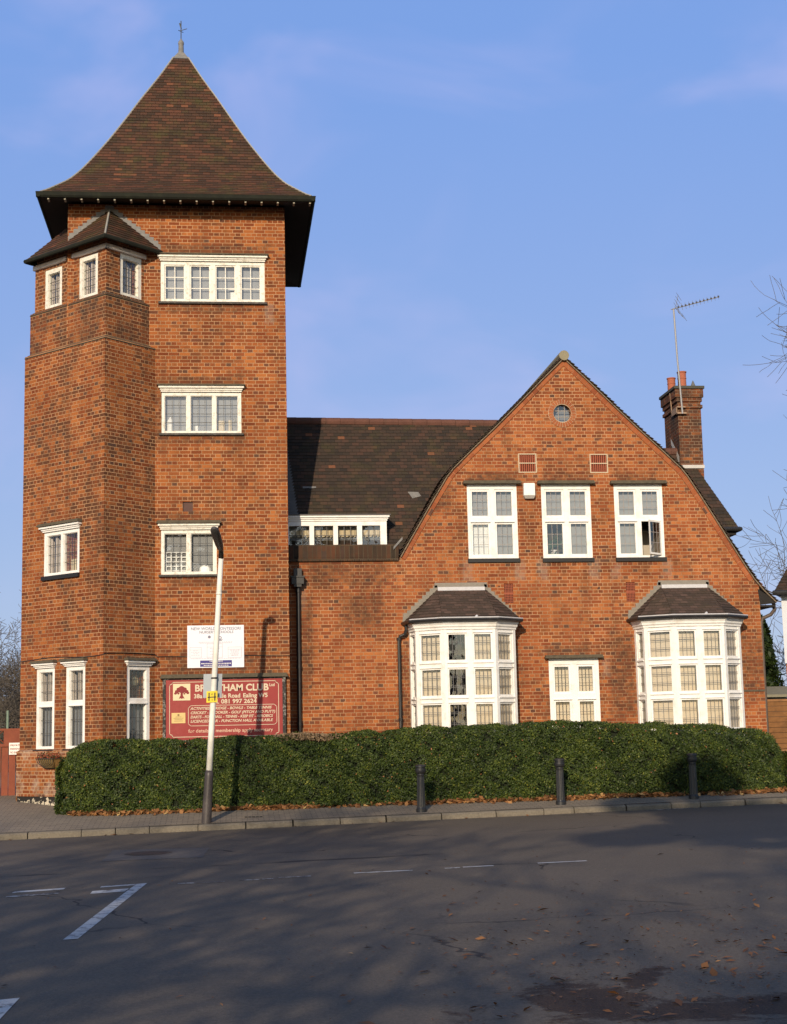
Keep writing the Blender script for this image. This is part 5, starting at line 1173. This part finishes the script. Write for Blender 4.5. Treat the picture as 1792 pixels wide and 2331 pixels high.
# ------------------------------------------------------------------ trees
M_bark = plain('winter bark', (.085, .068, .055), .9, var=.3, scale=9)
M_twig = plain('twigs', (.105, .088, .07), .9, var=.2)
def bare_tree(loc, h, label, seed, spread=.55, levels=5, trunk=.16, group=None, first=.28, droop=0.0, kids=(3, 4), name='bare_tree', minr=.004, sides=4, mat2=None):
    rd_ = random.Random(seed); t_ = thing(name, label, 'tree', loc, group); base = Vector(loc); tk = MB(); cr_ = MB()
    def grow(p, d, ln, r, lv):
        n = 4; pts = [p]; q = p; dd = d.copy()
        for k in range(n):
            dd = (dd+Vector((rd_.gauss(0, .11), rd_.gauss(0, .11), rd_.gauss(0, .06)+(.05-droop*.06*(levels-lv) if lv < levels else .05)))).normalized(); q = q+dd*ln/n; pts.append(q)
        rads = [max(r*(1-.5*k/n), minr) for k in range(n+1)]
        (tk if lv == levels else cr_).tube(pts, rads, 10 if lv == levels else (6 if lv == levels-1 else sides), cap=False)
        if lv <= 0: return
        nk = rd_.randint(*kids)+(2 if lv == levels else 0)
        for k in range(nk):
            f = first+(1-first)*(k+rd_.random()*.8)/nk if lv == levels else .25+.75*(k+rd_.random())/nk
            i = min(int(f*n), n-1); s = pts[i].lerp(pts[i+1], f*n-i)
            a = rd_.uniform(0, 2*math.pi); o = dd.orthogonal(); o.rotate(Matrix.Rotation(a, 3, dd))
            nd_ = (dd*(1-spread*rd_.uniform(.7, 1.2))+o*spread*rd_.uniform(.8, 1.4)).normalized()
            grow(s, nd_, ln*rd_.uniform(.5, .72)*(1.0 if lv < levels else (1.05-.35*f)), rads[i]*rd_.uniform(.45, .62), lv-1)
        grow(pts[-1], dd, ln*.62, rads[-1], lv-1)
    grow(base, Vector((0, 0, 1)), h*.45, trunk, levels)
    tk.build('trunk', M_bark, t_, smooth=True); cr_.build('crown', mat2 or M_twig, t_); return t_
def tree_scaled(*a, **k): return bare_tree(*a, **k)
bare_tree((22.2, 9, .4), 17, 'bare tree reaching in from the right above the chimney', 11, spread=.60, trunk=.22, first=.15, kids=(5, 6), minr=.006)
bg_specs = [((-9.3, 26, .4), 7.2, 'bare tree behind the wooden gate, nearest the tower wall', 21), ((-11.4, 30, .4), 7.8, 'bare tree furthest left behind the wooden gate', 22), ((-7.9, 34, .4), 7.6, 'bare tree half hidden behind the tower corner', 23)]
for (l, h, lb, sd2) in bg_specs: bare_tree(l, h, lb, sd2, spread=.75, trunk=.12, first=.12, kids=(4, 5), group='bare trees behind the gate', minr=.007)
th = thing('thicket', 'dark evergreen thicket behind the tennis court fence at the far left', 'shrub', (-10, 34, .3))
K5 = 9000; cxs = rng.uniform(-19, -5, K5); czs = rng.uniform(.3, 1, K5)*(3.3+.5*np.sin(cxs*1.3)); cys = 36+rng.normal(0, .7, K5)
leaf_mesh('foliage', np.stack([cxs, cys, czs], 1), rng.normal(0, 1, (K5, 3))+np.array([0, -.6, .4]), rng.uniform(.12, .28, K5), np.clip(rng.normal(.2, .15, K5), 0, .8), M_leaf, th, origin=WO[th.name])
for (l, h, lb, sd2) in (((18.9, 30, .5), 5.0, 'faint bare tree between the gable and the neighbouring roof', 31),): bare_tree(l, h, lb, sd2, spread=.6, trunk=.10, first=.2, kids=(3, 4), levels=4, minr=.004)
cf_ = thing('conifer', 'dark evergreen conifer in the gap beside the neighbouring house', 'tree', (13.15, 4.9, .4))
m = MB(); m.tube([(13.15, 4.9, .2), (13.15, 4.9, 4.2)], [.14, .02], 8); m.build('trunk', M_bark, cf_)
K6 = 16000; hh = rng.uniform(0, 1, K6)**.8; aa = rng.uniform(0, 2*np.pi, K6); rad = (.80*(1-hh)**.55+.04)*(.72+.28*np.sin(aa*5+hh*17))*rng.uniform(.55, 1.05, K6)
Cc = np.stack([13.15+rad*np.cos(aa), 4.9+rad*np.sin(aa), .4+hh*4.0], 1); leaf_mesh('crown', Cc, np.stack([np.cos(aa), np.sin(aa), rng.normal(.3, .5, K6)], 1)+rng.normal(0, .4, (K6, 3)), rng.uniform(.05, .11, K6), np.clip(rng.normal(.15, .12, K6), 0, .6), M_leaf, cf_, origin=WO[cf_.name], elong=2.2)
# trees on the camera's side of the street: their shadows fall across the road, hedge and lower walls
shade = [((-13.5, -44, 0), 17.5, 'tall bare tree on the near side of the street, far left', 41), ((-8.6, -38.5, 0), 15.5, 'bare street tree standing just behind the viewpoint', 42), ((-2.5, -47, 0), 17.5, 'bare street tree far behind the viewpoint', 43), ((3.5, -46, 0), 15.0, 'bare street tree to the right behind the viewpoint', 44)]
for (l, h, lb, sd2) in shade: bare_tree(l, h, lb, sd2, spread=.7, trunk=.34, first=.22, kids=(4, 5), group='bare trees across the street', minr=.03, levels=4, sides=4)
ev = thing('evergreen_tree', 'dense evergreen on the near side of the street, just behind the viewpoint', 'tree', (10.5, -37, 0))
m = MB(); m.tube([(10.5, -37, -.1), (10.2, -37, 6), (8.8, -36.9, 9.6), (5, -36.6, 11), (-1.5, -36.5, 11.7)], [.3, .24, .2, .15, .06], 10); m.build('trunk', M_bark, ev)
K7 = 20000; v = rng.normal(0, 1, (K7, 3)); v /= np.linalg.norm(v, axis=1)[:, None]; rad = rng.uniform(.5, 1, K7)**.5
r7 = np.random.default_rng(99); NC = 46; cl = np.stack([r7.uniform(-3.0, 5.5, NC), r7.uniform(-1.6, 1.6, NC), r7.uniform(-1.9, 1.5, NC)], 1); ci = r7.integers(0, NC, K7); cr7 = r7.uniform(.5, 1.1, NC)[ci]
Cc = np.array([.4, -36.5, 11.5])+cl[ci]+v*(rad*cr7)[:, None]*np.array([1.1, 1, .65])
leaf_mesh('crown', Cc, v+rng.normal(0, .6, (K7, 3)), rng.uniform(.15, .32, K7), np.clip(rng.normal(.3, .2, K7), 0, .8), M_leaf, ev, origin=WO[ev.name])

# ------------------------------------------------------------------ left: wooden gate, tennis fence ; right: fence, shed, neighbour
ga = thing('wooden_gate', 'red brown boarded gate with lattice top left of the tower', 'gate', (-5.6, 2.0, .5))
M_rw = plain('red brown woodstain', (.20, .050, .024), .7, var=.35, scale=4, dirt=(.26, .08, .03), dscale=5)
m = MB()
for k in range(20): x = -7.4+k*.155; m.box((x, 2.0+(k % 2)*.02, .48), (x+.140, 2.02+(k % 2)*.02, 1.58))
m.box((-7.4, 1.98, 1.56), (-4.3, 2.03, 1.62)); m.box((-7.4, 1.98, 1.90), (-4.3, 2.03, 1.945)); m.box((-4.72, 1.985, 1.60), (-4.3, 2.025, 1.92)); m.build('boards', M_rw, ga)
m = MB()
for k in range(44):
    x = -7.5+k*.085
    for sg_ in (1, -1):
        xa, xb = x, x+.30*sg_
        if min(xa, xb) > -7.42 and max(xa, xb) < -4.68: m.tube([(xa, 2.0+.006*sg_, 1.62), (xb, 2.0+.006*sg_, 1.90)], .011, 4)
m.build('lattice', M_rw, ga)
m = MB(); m.box((-4.60, 1.955, 1.40), (-4.34, 1.975, 1.63)); gs = m.build('sign_plate', M_white); 
WO['private_sign'] = (0, 0, 0); sgp = thing('private_sign', 'small white sign with three lines of text on the wooden gate', 'sign', (-4.47, 1.96, 1.5)); bpy.data.objects.remove(gs)
m = MB(); m.box((-4.60, 1.955, 1.39), (-4.33, 1.975, 1.64)); m.build('plate', M_white, sgp)
GP = plane((0, 1.955, 0), (1, 0, 0), (0, -1, 0)); M_rt = plain('dull red lettering', (.25, .06, .05), .7)
for k, t_ in enumerate(('PRIVATE', 'PARKING', 'NO ENTRY')): text(t_, .06, GP, -4.575, 1.565-k*.075, .002, M_rt, sgp, bold=.001, width=.21)
tf = thing('mesh_fence', 'green wire mesh fence of the court beyond the wooden gate', 'fence', (-8, 14, .3))
m = MB()
for x in (-12.0, -9.0, -6.17): m.tube([(x, 13, .2), (x, 13, 2.55)], .035, 8)
m.build('post', plain('pale green post', (.18, .24, .18), .6), tf)
m = MB()
for k in range(66): x = -12+k*.09; m.tube([(x, 13, .3), (x, 13, 2.5)], .004, 3, cap=False)
for k in range(25): z = .3+k*.09; m.tube([(-12, 13, z), (-6.17, 13, z)], .004, 3, cap=False)
m.build('mesh', plain('dark green wire', (.03, .05, .035), .6), tf)

fp = thing('fence_panel', 'brown woven timber fence panel at the right hand corner of the building', 'fence', (12.4, 1.4, .4))
M_wood = plain('orange brown larch', (.26, .125, .048), .75, var=.3, scale=8, dirt=(.10, .05, .025), dscale=6)
m = MB()
for k in range(14):
    z = .55+k*.118; tilt = .02
    m.add([(11.98, 1.42, z), (13.6, 1.42, z), (13.6, 1.375, z+.098), (11.98, 1.375, z+.098), (11.98, 1.43, z), (13.6, 1.43, z), (13.6, 1.40, z+.11), (11.98, 1.40, z+.11)], [(0, 1, 2, 3), (4, 7, 6, 5), (3, 2, 6, 7), (0, 4, 5, 1)])
m.build('slats', M_wood, fp)
m = MB(); m.box((11.90, 1.36, .3), (11.98, 1.45, 2.34)); m.box((12.60, 1.355, .5), (12.64, 1.385, 2.2)); m.box((11.98, 1.355, 2.18), (13.6, 1.44, 2.23)); m.build('post', M_wood, fp)
m = MB(); m.box((11.98, 1.37, .30), (13.6, 1.43, .54)); m.build('gravel_board', M_cement, fp)
lf = thing('low_fence', 'low timber rail fence at the far right end of the hedge', 'fence', (12.0, -.9, .4))
m = MB()
for z in (.48, .66, .85, 1.02): m.box((11.25, -.52, z), (13.2, -.49, z+.12))
m.box((11.9, -.55, .3), (11.99, -.52, 1.15)); m.build('rails', plain('pale brown rail', (.28, .15, .07), .8, var=.3), lf)
m = MB(); m.box((11.25, -.53, .25), (13.2, -.48, .47)); m.build('base_board', plain('dark base board', (.08, .055, .04), .9), lf)
sh = thing('shed', 'low flat roofed shed with pale felt roof behind the timber panel', 'shed', (13.4, 3.6, .4))
m = MB(); m.box((12.3, 2.6, .4), (15.5, 3.8, 2.28)); m.build('wall', plain('dark shed board', (.035, .03, .026), .9), sh)
m = MB(); m.add([(12.2, 2.5, 2.30), (15.6, 2.5, 2.30), (15.6, 3.9, 2.52), (12.2, 3.9, 2.52), (12.2, 2.5, 2.36), (15.6, 2.5, 2.36), (15.6, 3.9, 2.58), (12.2, 3.9, 2.58)], [(0, 3, 2, 1), (4, 5, 6, 7), (0, 1, 5, 4), (1, 2, 6, 5), (2, 3, 7, 6), (3, 0, 4, 7)]); m.build('roof', plain('grey green felt', (.22, .20, .14), .9), sh)
ne = thing('neighbour_house', 'neighbouring white rendered house with dark tiled roof at the right edge', 'house', (17, 8, .4))
m = MB(); m.add([(14.22+dx_, y_, z_) for z_ in (3.22, 5.05) for dx_, y_ in ((0, 6), (7, 6), (7, 11), (3.6, 11))], [(0, 1, 5, 4), (1, 2, 6, 5), (2, 3, 7, 6), (3, 0, 4, 7), (4, 5, 6, 7), (0, 3, 2, 1)]); m.build('render_wall', plain('white render', (.62, .64, .68), .9, var=.06), ne)
m = MB(); m.add([(14.26+dx_, y_, z_) for z_ in (.3, 3.20) for dx_, y_ in ((0, 6.04), (7, 6.04), (7, 11), (3.6, 11))], [(0, 1, 5, 4), (1, 2, 6, 5), (2, 3, 7, 6), (3, 0, 4, 7), (4, 5, 6, 7)]); m.build('brick_wall', M_brick_house, ne)
m = MB(); e0 = (13.94, 5.7, 5.04); tiled(m, [(13.94, 5.7, 5.04), (21.3, 5.7, 5.04), (18.6, 8.5, 8.0), (16.7, 8.5, 8.0)], .11, .014); tiled(m, [(17.9, 11.3, 5.04), (13.94, 5.7, 5.04), (16.7, 8.5, 8.0)], .11, .014); tiled(m, [(21.3, 5.7, 5.04), (21.3, 11.3, 5.04), (18.6, 8.5, 8.0)], .11, .014); m.build('roof', M_tile_house, ne)
m = MB(); m.tube([(17.9, 11.3, 5.0), (13.90, 5.66, 5.0), (21.3, 5.66, 5.0)], .06, 8); m.box((14.0, 5.75, 4.96), (21.2, 6.0, 5.02)); m.build('gutter', M_black, ne)

# ------------------------------------------------------------------ aerial on the chimney
ae = thing('tv_aerial', 'television aerial on a tall mast strapped to the chimney', 'aerial', (10.66, 2.44, 8.9))
M_al = plain('aerial alloy', (.26, .26, .27), .5, metal=.2, var=.1); M_ald = plain('aerial dark plastic', (.05, .05, .055), .6)
m = MB(); m.tube([(10.72, 2.40, 8.95), (10.66, 2.40, 10.3), (10.63, 2.40, 11.50)], .022, 8); m.build('mast', M_al, ae)
bA, bB = Vector((10.56, 2.40, 11.47)), Vector((11.64, 2.10, 11.70)); m = MB(); m.tube([bA, bB], .012, 6); m.build('boom', M_al, ae)
m = MB(); bd_ = (bB-bA).normalized(); side = Vector((.25, .9, 0)).normalized(); side = (side-bd_*side.dot(bd_)).normalized(); upn = bd_.cross(side)
dirs = (upn*.55+side*.8).normalized()
for k in range(12):
    c = bA.lerp(bB, .16+.84*k/11 if k < 4 else .16+.84*k/11); l = .085-.0025*k; q = Vector((.35, .3, -.85)).normalized(); q = (q-bd_*q.dot(bd_)).normalized(); m.tube([c-q*l, c+q*l], .0045, 4)
m.build('director_rods', M_al, ae)
m = MB()
for k in range(12): c = bA.lerp(bB, .16+.84*k/11); m.box((c.x-.018, c.y-.016, c.z-.006), (c.x+.018, c.y+.016, c.z+.03))
m.build('rod_clips', M_ald, ae)
m = MB(); r0 = bA.lerp(bB, .10)
for sg_, z in ((1, upn), (-1, upn)):
    for k in range(4):
        c = r0+upn*sg_*(.05+.07*k)*-1+bd_*(.04*k+.02); c2 = c+Vector((.10, .12, -.06)); c1 = c-Vector((.08, .10, -.06)); m.tube([c1, c2], .004, 4)
    m.tube([r0, r0+upn*sg_*.30+bd_*.14], .006, 4)
m.build('reflector', M_al, ae)
m = MB(); m.tube([(10.60, 2.85, 9.05), (10.58, 2.85, 9.55)], .014, 6); m.box((10.60, 2.40, 8.95), (10.82, 2.50, 8.99)); m.box((10.59, 2.44, 8.97), (10.61, 2.86, 9.12)); m.box((10.60, 2.40, 9.10), (10.80, 2.50, 9.13)); m.build('bracket', plain('rusty bracket', (.30, .2, .13), .7), ae)
